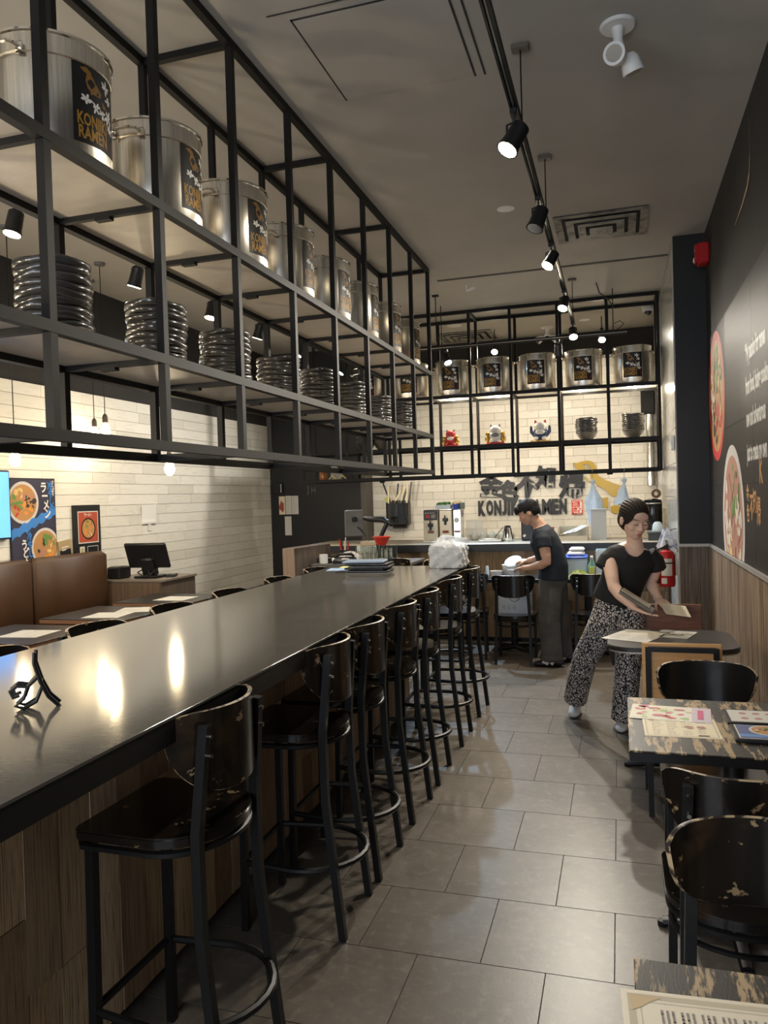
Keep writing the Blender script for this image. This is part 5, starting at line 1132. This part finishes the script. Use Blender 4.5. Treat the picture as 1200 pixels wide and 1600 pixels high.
t = item('film_wrap', 'crumpled clear film rising from the left edge of the tan food tub', 'wrap', -1.31, 7.83, TZ); MB().grid(lambda a, b: (.02*cos(2*pi*a)*(1-.4*b)*(1+.3*sin(6*pi*a)), .03*sin(2*pi*a), .125*b), 16, 8, True).build('film', bag_blue, t)
deli_cup('upright round takeaway tub with lid in the middle of the back table', -1.10, 7.95, .072, .125, True)
deli_cup('round takeaway tub under the man’s left hand', -1.035, 7.80, .06, .09, False)
t = thing('tub_cover', 'big pale tub lid held tilted in the man’s right hand', 'lid', (-1.02, 7.66, .935)); MB().lathe([(0, .012), (.07, .012), (.088, .004), (.092, -.01), (.086, -.01), (.08, .002), (0, .004)], 28, M=Euler((.55, -.25, 0)).to_matrix().to_4x4()).build('lid_body', deli, t)
# paper carrier bag on the chair seat
t = thing('paper_bag', 'white paper carrier bag with hexagon emblem standing on the dining chair', 'bag', (-.985, 7.475, .4555))
MB().bbox(-.155, .155, -.06, .06, 0, .003).bbox(-.155, .155, -.06, -.058, .003, .29).bbox(-.155, .155, .058, .06, .003, .29).bbox(-.155, -.153, -.058, .058, .003, .29).bbox(.153, .155, -.058, .058, .003, .29).build('bag_body', mat('white_paper_bag', (.68, .74, .80), .6), t, sharp=0)
hexo = [(.058*sin(k*pi/3), .165+.058*cos(k*pi/3)) for k in range(6)]; hexi = [(.050*sin(k*pi/3), .165+.050*cos(k*pi/3)) for k in range(6)]
hx = [[hexo[k], hexo[(k+1) % 6], hexi[(k+1) % 6], hexi[k]] for k in range(6)]
prints('emblem', [(hx+[shift(text_geo('6', .045, .001, 1), -.012, .150)]+[shift(text_geo(c_, .045, .0, .8), -.12+.05*k+(.03 if k > 2 else 0), .045) for k, c_ in enumerate('석도김')]+textlines(.0, .0, 0, 0, R), flat('emblem_grey', (.22, .23, .27)))], t, frame((0, -.0604, 0), (1, 0, 0), (0, 0, 1)))
spk = [rot2(blob(R.uniform(-.05, .05), R.uniform(.05, .28), R.uniform(.006, .014), 200+k, 7), R.random()*.01) for k in range(22)]
prints('side_print', [(spk, flat('side_grey', (.25, .24, .25))), ([blob(.01, .04, .03, 7), blob(-.03, .06, .015, 8)], red_print)], t, frame((.1554, 0, 0), (0, 1, 0), (0, 0, 1)))
for q in (-.055, .055): MB().tube([(-.06, q, .28), (-.05, q, .325), (.05, q, .325), (.06, q, .28)], .004, 6).build('handle', paper, t)
# fire extinguisher
t = thing('fire_extinguisher', 'red fire extinguisher with yellow tag hanging on the pillar side', 'extinguisher', (.385, 7.22, .745))
MB().lathe([(0, 0), (.06, 0), (.068, .01), (.07, .02), (.07, .27), (.055, .31), (.025, .325), (0, .325)], 28).build('cylinder', red_paint, t)
MB().cyl((0, 0, .32), (0, 0, .365), .02, 14).cbox((0, -.02, .385), (.022, .12, .02), .004, rot=(.25, 0, 0)).cbox((0, -.02, .36), (.022, .1, .014), .004).build('valve', black_plastic, t)
MB().tube([(-.02, 0, .35), (-.075, -.01, .33), (-.085, -.02, .2), (-.078, -.03, .08)], .01, 8).loft([((-.078, -.03, .1), .012, .012), ((-.076, -.03, .03), .016, .016)], 10).build('hose', black_plastic, t)
MB().grid(lambda a, b: (.0712*sin(-.75+1.35*a), -.0712*cos(-.75+1.35*a), .10+.15*b), 10, 1).build('label', paper, t); MB().grid(lambda a, b: (.0712*sin(-.75+.7*a), -.0712*cos(-.75+.7*a), .03+.05*b), 8, 1).build('label', paper, t)
MB().cyl((0, 0, .205), (0, 0, .217), .0718, 28).build('strap', black_plastic, t); MB().cbox((-.065, -.045, .2), (.012, .02, .19), .004).build('yellow_tag', mat('tag_yellow', (.70, .58, .06), .5), t)
MB().bbox(.07, .097, -.03, .03, .1, .3).build('bracket', steel_b, t, sharp=0)
t = thing('hand_towel', 'crumpled white and blue towel hanging above the red extinguisher', 'towel', (.40, 7.30, 1.13)); MB().grid(lambda a, b: (.085*cos(2*pi*a)*(.35+.65*b)*(1+.2*sin(5*2*pi*a)), .04*sin(2*pi*a)*(.4+.6*b), .11-.16*b+.02*sin(3*2*pi*a)), 30, 10, True).build('towel_body', mat('towel_white', (.66, .68, .74), .9, n=[(16, .55, .65, (.20, .26, .45), 3)]), t, sharp=70); MB().cyl((.0, .0, .1), (.085, .0, .12), .006, 8).build('hook', steel_b, t)

# ================================================================ people
def fuse(g, name, m, parent, voxel=.006, it=3, fac=.5, loc=None, cut=None, strands=None):
    me = g.mesh('tmp', m, 0); o = bpy.data.objects.new('tmp', me); COL.objects.link(o)
    a = o.modifiers.new('r', 'REMESH'); a.mode = 'VOXEL'; a.voxel_size = voxel; a.use_smooth_shade = True
    b = o.modifiers.new('s', 'SMOOTH'); b.factor = fac; b.iterations = it
    dg = bpy.context.evaluated_depsgraph_get(); dg.update()
    n = bpy.data.meshes.new_from_object(o.evaluated_get(dg)); n.name = name
    bpy.data.objects.remove(o)
    if strands:
        n.update(); N_ = [v.normal.copy() for v in n.vertices]
        for v, q in zip(n.vertices, N_): v.co += q*strands(v.co)
    if cut:
        bm = bmesh.new(); bm.from_mesh(n); bmesh.ops.delete(bm, geom=[f for f in bm.faces if cut(f.calc_center_median())], context='FACES'); bm.to_mesh(n); bm.free()
    n.materials.clear(); n.materials.append(m)
    n.polygons.foreach_set('use_smooth', [True]*len(n.polygons))
    if loc is not None: n.transform(Matrix.Translation(-Vector(loc)))
    return link(name, n, parent)
def hand(g, wrist, d, nrm, thumb, curl=.35, s=1.0, spread=.07, tcurl=.3):
    """d: towards the fingertips, nrm: palm side, thumb: side the thumb leaves from"""
    d = Vector(d).normalized(); nrm = Vector(nrm); nrm = (nrm-d*nrm.dot(d)).normalized(); t = d.cross(nrm); t = t if t.dot(Vector(thumb)) > 0 else -t
    w = Vector(wrist)
    g.loft([(w-d*.01*s, .024*s, .018*s), (w+d*.02*s, .032*s, .017*s), (w+d*.055*s, .041*s, .0165*s), (w+d*.088*s, .040*s, .0125*s)], 14, True, side=t)
    for i, (off, L) in enumerate(((.031, .070), (.0105, .078), (-.0105, .072), (-.031, .056))):
        p = w+d*(.082*s-abs(off-.006)*.25)+t*off*s; a = 0; sp = off/.031*spread
        dd = (d+t*sp).normalized(); P = [(p-dd*.012*s, .0098*s, .0098*s)]; q = p
        for k, f_ in enumerate((.45, .31, .24)):
            a += curl*(.7, 1.0, .8)[k]; v = dd*cos(a)+nrm*sin(a); q = q+v*L*f_*s; r_ = (.0085, .0078, .0066)[k]*s; P.append((q, r_, r_))
        P.append((q+v*.004*s, .003*s, .003*s)); g.loft(P, 10)
    b = w+d*.022*s+t*.026*s; v1 = (d*.62+t*.7+nrm*.25).normalized(); m1 = b+v1*.036*s; v2 = (d*.85+t*.35+nrm*(.25+tcurl)).normalized(); m2 = m1+v2*.03*s
    g.loft([(b-v1*.01, .014*s, .014*s), (m1, .0105*s, .0105*s), (m2, .0095*s, .0095*s), (m2+v2*.02*s, .0065*s, .0065*s), (m2+v2*.024*s, .003*s, .003*s)], 10)
def head_frame(c, f, u):
    f = Vector(f).normalized(); u = Vector(u); u = (u-f*u.dot(f)).normalized(); x = f.cross(u)   # x = the person's right
    return Matrix(((x.x, f.x, u.x, c[0]), (x.y, f.y, u.y, c[1]), (x.z, f.z, u.z, c[2]), (0, 0, 0, 1)))
def head(g, H, s=1.0, male=False):
    S_ = lambda c, r: g.sphere(H @ Vector([q*s for q in c]), [q*s for q in r], 20, 14, H.to_3x3().to_4x4())
    S_((0, -.014, .030), (.073, .094, .084)); S_((0, .020, -.030), (.060, .066, .078)); S_((0, .046, -.080), (.028 if not male else .032, .028, .024))
    S_((0, .03, -.058), (.049 if not male else .053, .045, .04))
    for q in (-1, 1):
        S_((q*.036, .050, -.022), (.028, .028, .028)); S_((q*.074, -.008, -.008), (.009, .02, .031)); S_((q*.031, .0735, .006), (.0165, .010, .0095)); S_((q*.010, .090, -.030), (.008, .009, .007)); S_((q*.03, .070, .027), (.022, .011, .007))
    S_((0, .07, .04), (.045, .018, .035))
    P = lambda c: H @ Vector([q*s for q in c])
    g.loft([(P((0, .076, .014)), .008*s, .008*s), (P((0, .088, -.010)), .009*s, .009*s), (P((0, .098, -.027)), .0105*s, .010*s), (P((0, .088, -.037)), .007*s, .006*s)], 10)
    S_((0, .082, -.054), (.021, .010, .0062)); S_((0, .080, -.064), (.018, .011, .0068))
def face_parts(H, s, body, hairm, lipc, down=True, loc=(0, 0, 0)):
    Hh = Matrix.Translation(-Vector(loc)) @ H
    P = lambda c: Hh @ Vector([q*s for q in c])
    for q in (-1, 1):
        MB().tube([P((q*(.017+.028*k/5), .0835-.009*(k/5)**2*1.2, .002-.0035*sin(pi*k/5))) for k in range(6)], .0016*s, 6).build('eyelash', hair_brown, body)
        MB().tube([P((q*(.014+.034*k/5), .0835-.012*(k/5)**2, .0285+.0045*sin(pi*k/5*.8))) for k in range(6)], .0026*s, 6).build('eyebrow', hairm, body)
    g = MB(); g.sphere(P((0, .0875, -.0545)), (.019*s, .0065*s, .0042*s), 14, 8, Hh.to_3x3().to_4x4()).sphere(P((0, .0865, -.0635)), (.016*s, .0065*s, .0046*s), 14, 8, Hh.to_3x3().to_4x4()).build('lips', lipc, body)
def shoe(g, heel, toe, w=.045, h=.075):
    a, b = Vector(heel), Vector(toe); d = (b-a); L = d.length; d.normalize(); sd = Vector((-d.y, d.x, 0))
    def sec(t, ww, z0, z1): c = a+d*L*t; return (Vector((c.x, c.y, (z0+z1)/2+min(heel[2], toe[2])*0+heel[2]*(1-t)+toe[2]*t)), ww, (z1-z0)/2)
    g.loft([sec(.0, w*.55, .01, .05), sec(.04, w*.8, 0, h*.9), sec(.25, w*.85, 0, h*1.15), sec(.45, w*.9, 0, h), sec(.7, w*1.05, 0, h*.72), sec(.9, w*.9, 0, h*.55), sec(1., w*.5, .006, h*.4)], 14, True, side=sd)

# ---------------------------------------------------------------- the woman laying out menus
WO = (-.05, 5.4, 0)
wo = thing('person', 'woman in black cap-sleeve top and leaf-print trousers bending over the round-cornered table', 'person', WO)
def WL(g, name, m, parent=None, **k): return fuse(g, name, m, parent or wo, loc=WO, **k)
H = head_frame((.088, 5.24, 1.412), (.42, -.82, -.38), (.16, -.28, .95))
g = MB(); head(g, H, 1.10)
g.loft([((.088, 5.30, 1.20), .062, .055), ((.088, 5.285, 1.265), .050, .050), ((.084, 5.262, 1.33), .047, .050), ((.082, 5.255, 1.37), .05, .05)], 16)
# torso, hips, legs under the clothes
g.loft([((-.03, 5.37, .80), .135, .105), ((-.02, 5.37, .90), .135, .105), ((.005, 5.35, 1.0), .115, .092), ((.04, 5.325, 1.10), .13, .098), ((.065, 5.305, 1.17), .142, .085), ((.075, 5.30, 1.215), .12, .065), ((.085, 5.295, 1.245), .06, .05)], 20, True, side=(1, .05, 0))
for P in ([((-.09, 5.38, .82), .085, .085), ((-.16, 5.41, .64), .075, .075), ((-.245, 5.45, .47), .055, .055), ((-.295, 5.55, .28), .047, .05), ((-.335, 5.66, .09), .032, .035)], [((.05, 5.375, .82), .085, .085), ((.045, 5.39, .64), .075, .075), ((.028, 5.40, .45), .055, .055), ((.01, 5.42, .28), .045, .05), ((-.01, 5.44, .09), .032, .035)]): g.loft(P, 14)
# right arm (picture left), palm up under the folders
g.loft([((-.055, 5.30, 1.185), .052, .052), ((-.068, 5.245, 1.12), .050, .050), ((-.055, 5.17, 1.03), .042, .042), ((-.046, 5.145, .985), .040, .040), ((-.01, 5.105, .94), .037, .036), ((.045, 5.055, .895), .029, .026), ((.078, 5.025, .868), .024, .020)], 16)
hand(g, (.078, 5.025, .868), (.80, -.38, -.30), (-.15, .25, .95), (.3, .9, .1), .10, .92, .05)
# left arm (picture right)
g.loft([((.20, 5.31, 1.165), .046, .046), ((.218, 5.352, 1.10), .041, .041), ((.195, 5.40, 1.02), .042, .042), ((.182, 5.405, .985), .039, .039), ((.20, 5.36, .945), .034, .034), ((.218, 5.30, .905), .026, .024), ((.226, 5.28, .893), .023, .020)], 16)
hand(g, (.226, 5.28, .893), (.52, -.78, -.36), (-.1, .35, -.9), (-.8, -.5, .0), .30, .92, .05)
body = WL(g, 'body', skin_f, voxel=.0042, it=4)
face_parts(H, 1.10, body, hair_brown, lip_mat, loc=WO)
# hair pulled back into a low knot
g = MB(); S_ = lambda c, r: g.sphere(H @ (Vector(c)*1.10), [q*1.10 for q in r], 20, 14, H.to_3x3().to_4x4())
S_((0, -.017, .031), (.0805, .101, .092)); S_((0, -.035, -.008), (.0785, .078, .082)); S_((0, -.118, -.045), (.036, .032, .036))
HI = H.inverted()
def strand_f(p):
    q = HI @ p; a = atan2(q.x, q.z+.02); return .0022*sin(46*a+2*sin(30*q.y))+.0016*sin(97*a+25*q.y)
def faceopen(p):
    q = (HI @ p)/1.10
    return (q.y > .0 and (q.x/(.056+.02*max(0, .03-q.z)))**2+((q.z+.022)/.086)**2 < 1) or q.z < -.085
WL(g, 'hair', hair_brown, voxel=.004, it=3, cut=faceopen, strands=strand_f)
# cap-sleeve top
g = MB()
g.loft([((-.045, 5.365, .862), .150, .122), ((-.03, 5.36, .91), .148, .120), ((.005, 5.345, 1.0), .142, .118), ((.04, 5.32, 1.10), .152, .118), ((.062, 5.305, 1.165), .160, .105), ((.072, 5.30, 1.205), .140, .083), ((.078, 5.298, 1.232), .098, .068)], 24, True, side=(1, .05, -.22))
g.loft([((-.03, 5.30, 1.195), .06, .055), ((-.075, 5.275, 1.15), .066, .060), ((-.105, 5.255, 1.09), .070, .062)], 16); g.loft([((.17, 5.305, 1.185), .056, .05), ((.212, 5.325, 1.14), .058, .054), ((.226, 5.347, 1.080), .060, .058)], 16)
WL(g, 'top', shirt_black, voxel=.006, it=4, cut=lambda p: p.z > 1.15 and p.y < 5.31 and ((p.x-.088)/.068)**2+((p.z-1.262)/.088)**2 < 1)
# wide leaf-print trousers
g = MB()
g.loft([((-.035, 5.37, .93), .132, .108), ((-.03, 5.375, .87), .150, .122), ((-.02, 5.38, .79), .150, .122), ((-.02, 5.38, .755), .120, .1)], 22, True, side=(1, .05, -.15))
g.loft([((-.075, 5.38, .84), .098, .112), ((-.115, 5.395, .72), .102, .112), ((-.175, 5.42, .60), .094, .10), ((-.25, 5.46, .46), .085, .09), ((-.30, 5.55, .28), .083, .088), ((-.335, 5.635, .125), .082, .088)], 20)
g.loft([((.045, 5.375, .84), .098, .112), ((.05, 5.38, .72), .100, .110), ((.045, 5.39, .60), .092, .10), ((.03, 5.40, .45), .084, .09), ((.012, 5.415, .26), .084, .09), ((-.005, 5.43, .055), .088, .092)], 20)
WL(g, 'trousers', pants_leaf, voxel=.007, it=4)
for hl, to in (((-.325, 5.78, .035), (-.35, 5.57, .0)), ((.005, 5.53, 0), (-.03, 5.29, 0))):
    g = MB(); shoe(g, hl, to, .043, .078); q = WL(g, 'shoe', shoe_white, voxel=.006, it=2)
MB().tube([Vector((.222+.026*cos(a)*.9, 5.287+.026*sin(a)*.6-.004*cos(a), .898+.026*sin(a)*.75))-Vector(WO) for a in [2*pi*k/16 for k in range(16)]], .006, 6, True).build('bracelet', mat('pale_band', (.62, .58, .5), .5), wo)
# what she holds
t = thing('menu_folder', 'dark clear-sleeved menu folders held in the woman’s right hand', 'menu', (.085, 5.025, .913))
Mx = frame((0, 0, 0), (.80, -.30, -.50), (.15, .8, .12))
MB().cbox((0, 0, .004), (.24, .12, .008), .002, M=Mx).build('folder', mat('sleeve_dark', (.12, .11, .10), .2, coat=.4), t); MB().cbox((-.01, .015, .0125), (.2, .07, .006), .002, M=Mx).build('folder', mat('sleeve_pale', (.32, .28, .22), .25), t)
t = thing('menu_card', 'cream menu card held in the woman’s left hand over the table', 'menu', (.322, 5.15, .842))
Mx = frame((0, 0, 0), (.98, -.05, -.12), (-.2, .83, .45))
MB().box((0, 0, 0), (.145, .115, .003), M=Mx).build('card', paper_cream, t, sharp=0); prints('print', [(textlines(.07, .045, 2, 6, RR), cream_border)], t, Mx, z0=.002)

# ---------------------------------------------------------------- the man at the back table
MO = (-.64, 7.33, 0)
mn = thing('person', 'man in navy t-shirt and grey trousers, in profile, packing takeaway tubs', 'person', MO)
def ML(g, name, m, **k): return fuse(g, name, m, mn, loc=MO, **k)
H = head_frame((-.822, 7.30, 1.418), (-.86, -.10, -.50), (-.50, .0, .86))
g = MB(); head(g, H, 1.0, True)
g.loft([((-.70, 7.33, 1.26), .07, .065), ((-.735, 7.325, 1.32), .058, .056), ((-.79, 7.31, 1.375), .055, .056)], 16)
g.loft([((-.61, 7.33, .80), .10, .155), ((-.60, 7.33, .92), .098, .145), ((-.64, 7.33, 1.06), .105, .16), ((-.68, 7.33, 1.18), .11, .175), ((-.70, 7.33, 1.25), .085, .15), ((-.715, 7.33, 1.29), .06, .07)], 20, True, side=(1, 0, 0))
for P in ([((-.62, 7.25, .80), .09, .09), ((-.63, 7.235, .60), .075, .075), ((-.64, 7.225, .42), .058, .058), ((-.625, 7.225, .25), .05, .05), ((-.62, 7.225, .08), .036, .036)], [((-.60, 7.41, .80), .09, .09), ((-.585, 7.43, .60), .075, .075), ((-.575, 7.445, .42), .058, .058), ((-.55, 7.455, .25), .05, .05), ((-.54, 7.46, .08), .036, .036)]): g.loft(P, 14)
g.loft([((-.675, 7.18, 1.225), .055, .055), ((-.668, 7.135, 1.14), .054, .054), ((-.65, 7.115, 1.03), .046, .046), ((-.645, 7.115, .975), .044, .044), ((-.70, 7.145, .945), .043, .041), ((-.80, 7.24, .912), .035, .032), ((-.885, 7.35, .898), .026, .022)], 16)
hand(g, (-.885, 7.35, .898), (-.62, .74, -.16), (-.1, .15, -1), (.5, .7, 0), .38, 1.0)
g.loft([((-.70, 7.47, 1.215), .055, .055), ((-.715, 7.53, 1.12), .052, .052), ((-.72, 7.56, 1.01), .045, .045), ((-.74, 7.56, .975), .042, .042), ((-.80, 7.565, .96), .036, .035), ((-.865, 7.575, .95), .026, .023)], 16)
hand(g, (-.865, 7.575, .95), (-.85, .35, -.05), (-.1, .3, -.9), (0, -1, .2), .45, 1.0)
body = ML(g, 'body', skin_m, voxel=.0045, it=4)
face_parts(H, 1.0, body, hair_mat, mat('lips_m', (.42, .19, .15), .5), loc=MO)
g = MB(); S_ = lambda c, r: g.sphere(H @ Vector(c), r, 20, 14, H.to_3x3().to_4x4())
S_((0, -.016, .036), (.0835, .106, .093)); S_((0, -.05, .0), (.078, .066, .075)); S_((0, .060, .070), (.060, .036, .036)); S_((.0, .080, .052), (.052, .020, .026))
HJ = H.inverted()
def strand_m(p):
    q = HJ @ p; a = atan2(q.x, q.y+.01); return .0026*sin(38*a+3*sin(40*q.z))+.0018*sin(83*a-30*q.z)
def manopen(p):
    q = HJ @ p
    return (q.y > .03 and q.z < .038) or (q.y > -.035 and q.z < .005) or q.z < -.055
ML(g, 'hair', hair_mat, voxel=.004, it=3, cut=manopen, strands=strand_m)
g = MB()
g.loft([((-.61, 7.33, .795), .140, .180), ((-.605, 7.33, .92), .138, .172), ((-.64, 7.33, 1.06), .138, .182), ((-.685, 7.33, 1.17), .135, .195), ((-.70, 7.33, 1.24), .105, .168), ((-.718, 7.33, 1.285), .078, .085)], 24, True, side=(1, 0, 0))
g.loft([((-.68, 7.19, 1.225), .075, .07), ((-.678, 7.14, 1.17), .076, .072), ((-.668, 7.118, 1.10), .074, .068)], 16); g.loft([((-.70, 7.46, 1.22), .075, .07), ((-.712, 7.515, 1.17), .075, .07), ((-.72, 7.54, 1.10), .072, .066)], 16)
ML(g, 't_shirt', shirt_navy, voxel=.007, it=4)
g = MB()
g.loft([((-.605, 7.33, .92), .124, .165), ((-.61, 7.33, .78), .134, .176), ((-.61, 7.33, .72), .12, .165)], 20, True, side=(1, 0, 0))
g.loft([((-.62, 7.255, .80), .112, .09), ((-.635, 7.235, .60), .106, .092), ((-.645, 7.225, .42), .100, .09), ((-.635, 7.225, .22), .096, .088), ((-.63, 7.225, .055), .10, .088)], 18); g.loft([((-.60, 7.41, .80), .112, .09), ((-.585, 7.43, .60), .106, .09), ((-.575, 7.445, .42), .10, .09), ((-.56, 7.455, .22), .096, .088), ((-.55, 7.46, .055), .10, .088)], 18)
ML(g, 'trousers', pants_grey, voxel=.008, it=4)
for hl, to, y_ in (((-.53, 7.225, 0), (-.80, 7.215, 0), 7.22), ((-.44, 7.46, 0), (-.71, 7.46, 0), 7.46)):
    g = MB(); shoe(g, hl, to, .047, .085); sh_ = ML(g, 'shoe', black_plastic, voxel=.006, it=2)
    cx = (hl[0]+to[0])/2-MO[0]; MB().cbox((cx-.02, y_-.046-MO[1], .045), (.06, .006, .03), .002, rot=(0, .5, 0)).cbox((cx+.04, y_-.046-MO[1], .04), (.03, .006, .03), .002, rot=(0, .5, 0)).build('stripe', white_plastic, sh_)
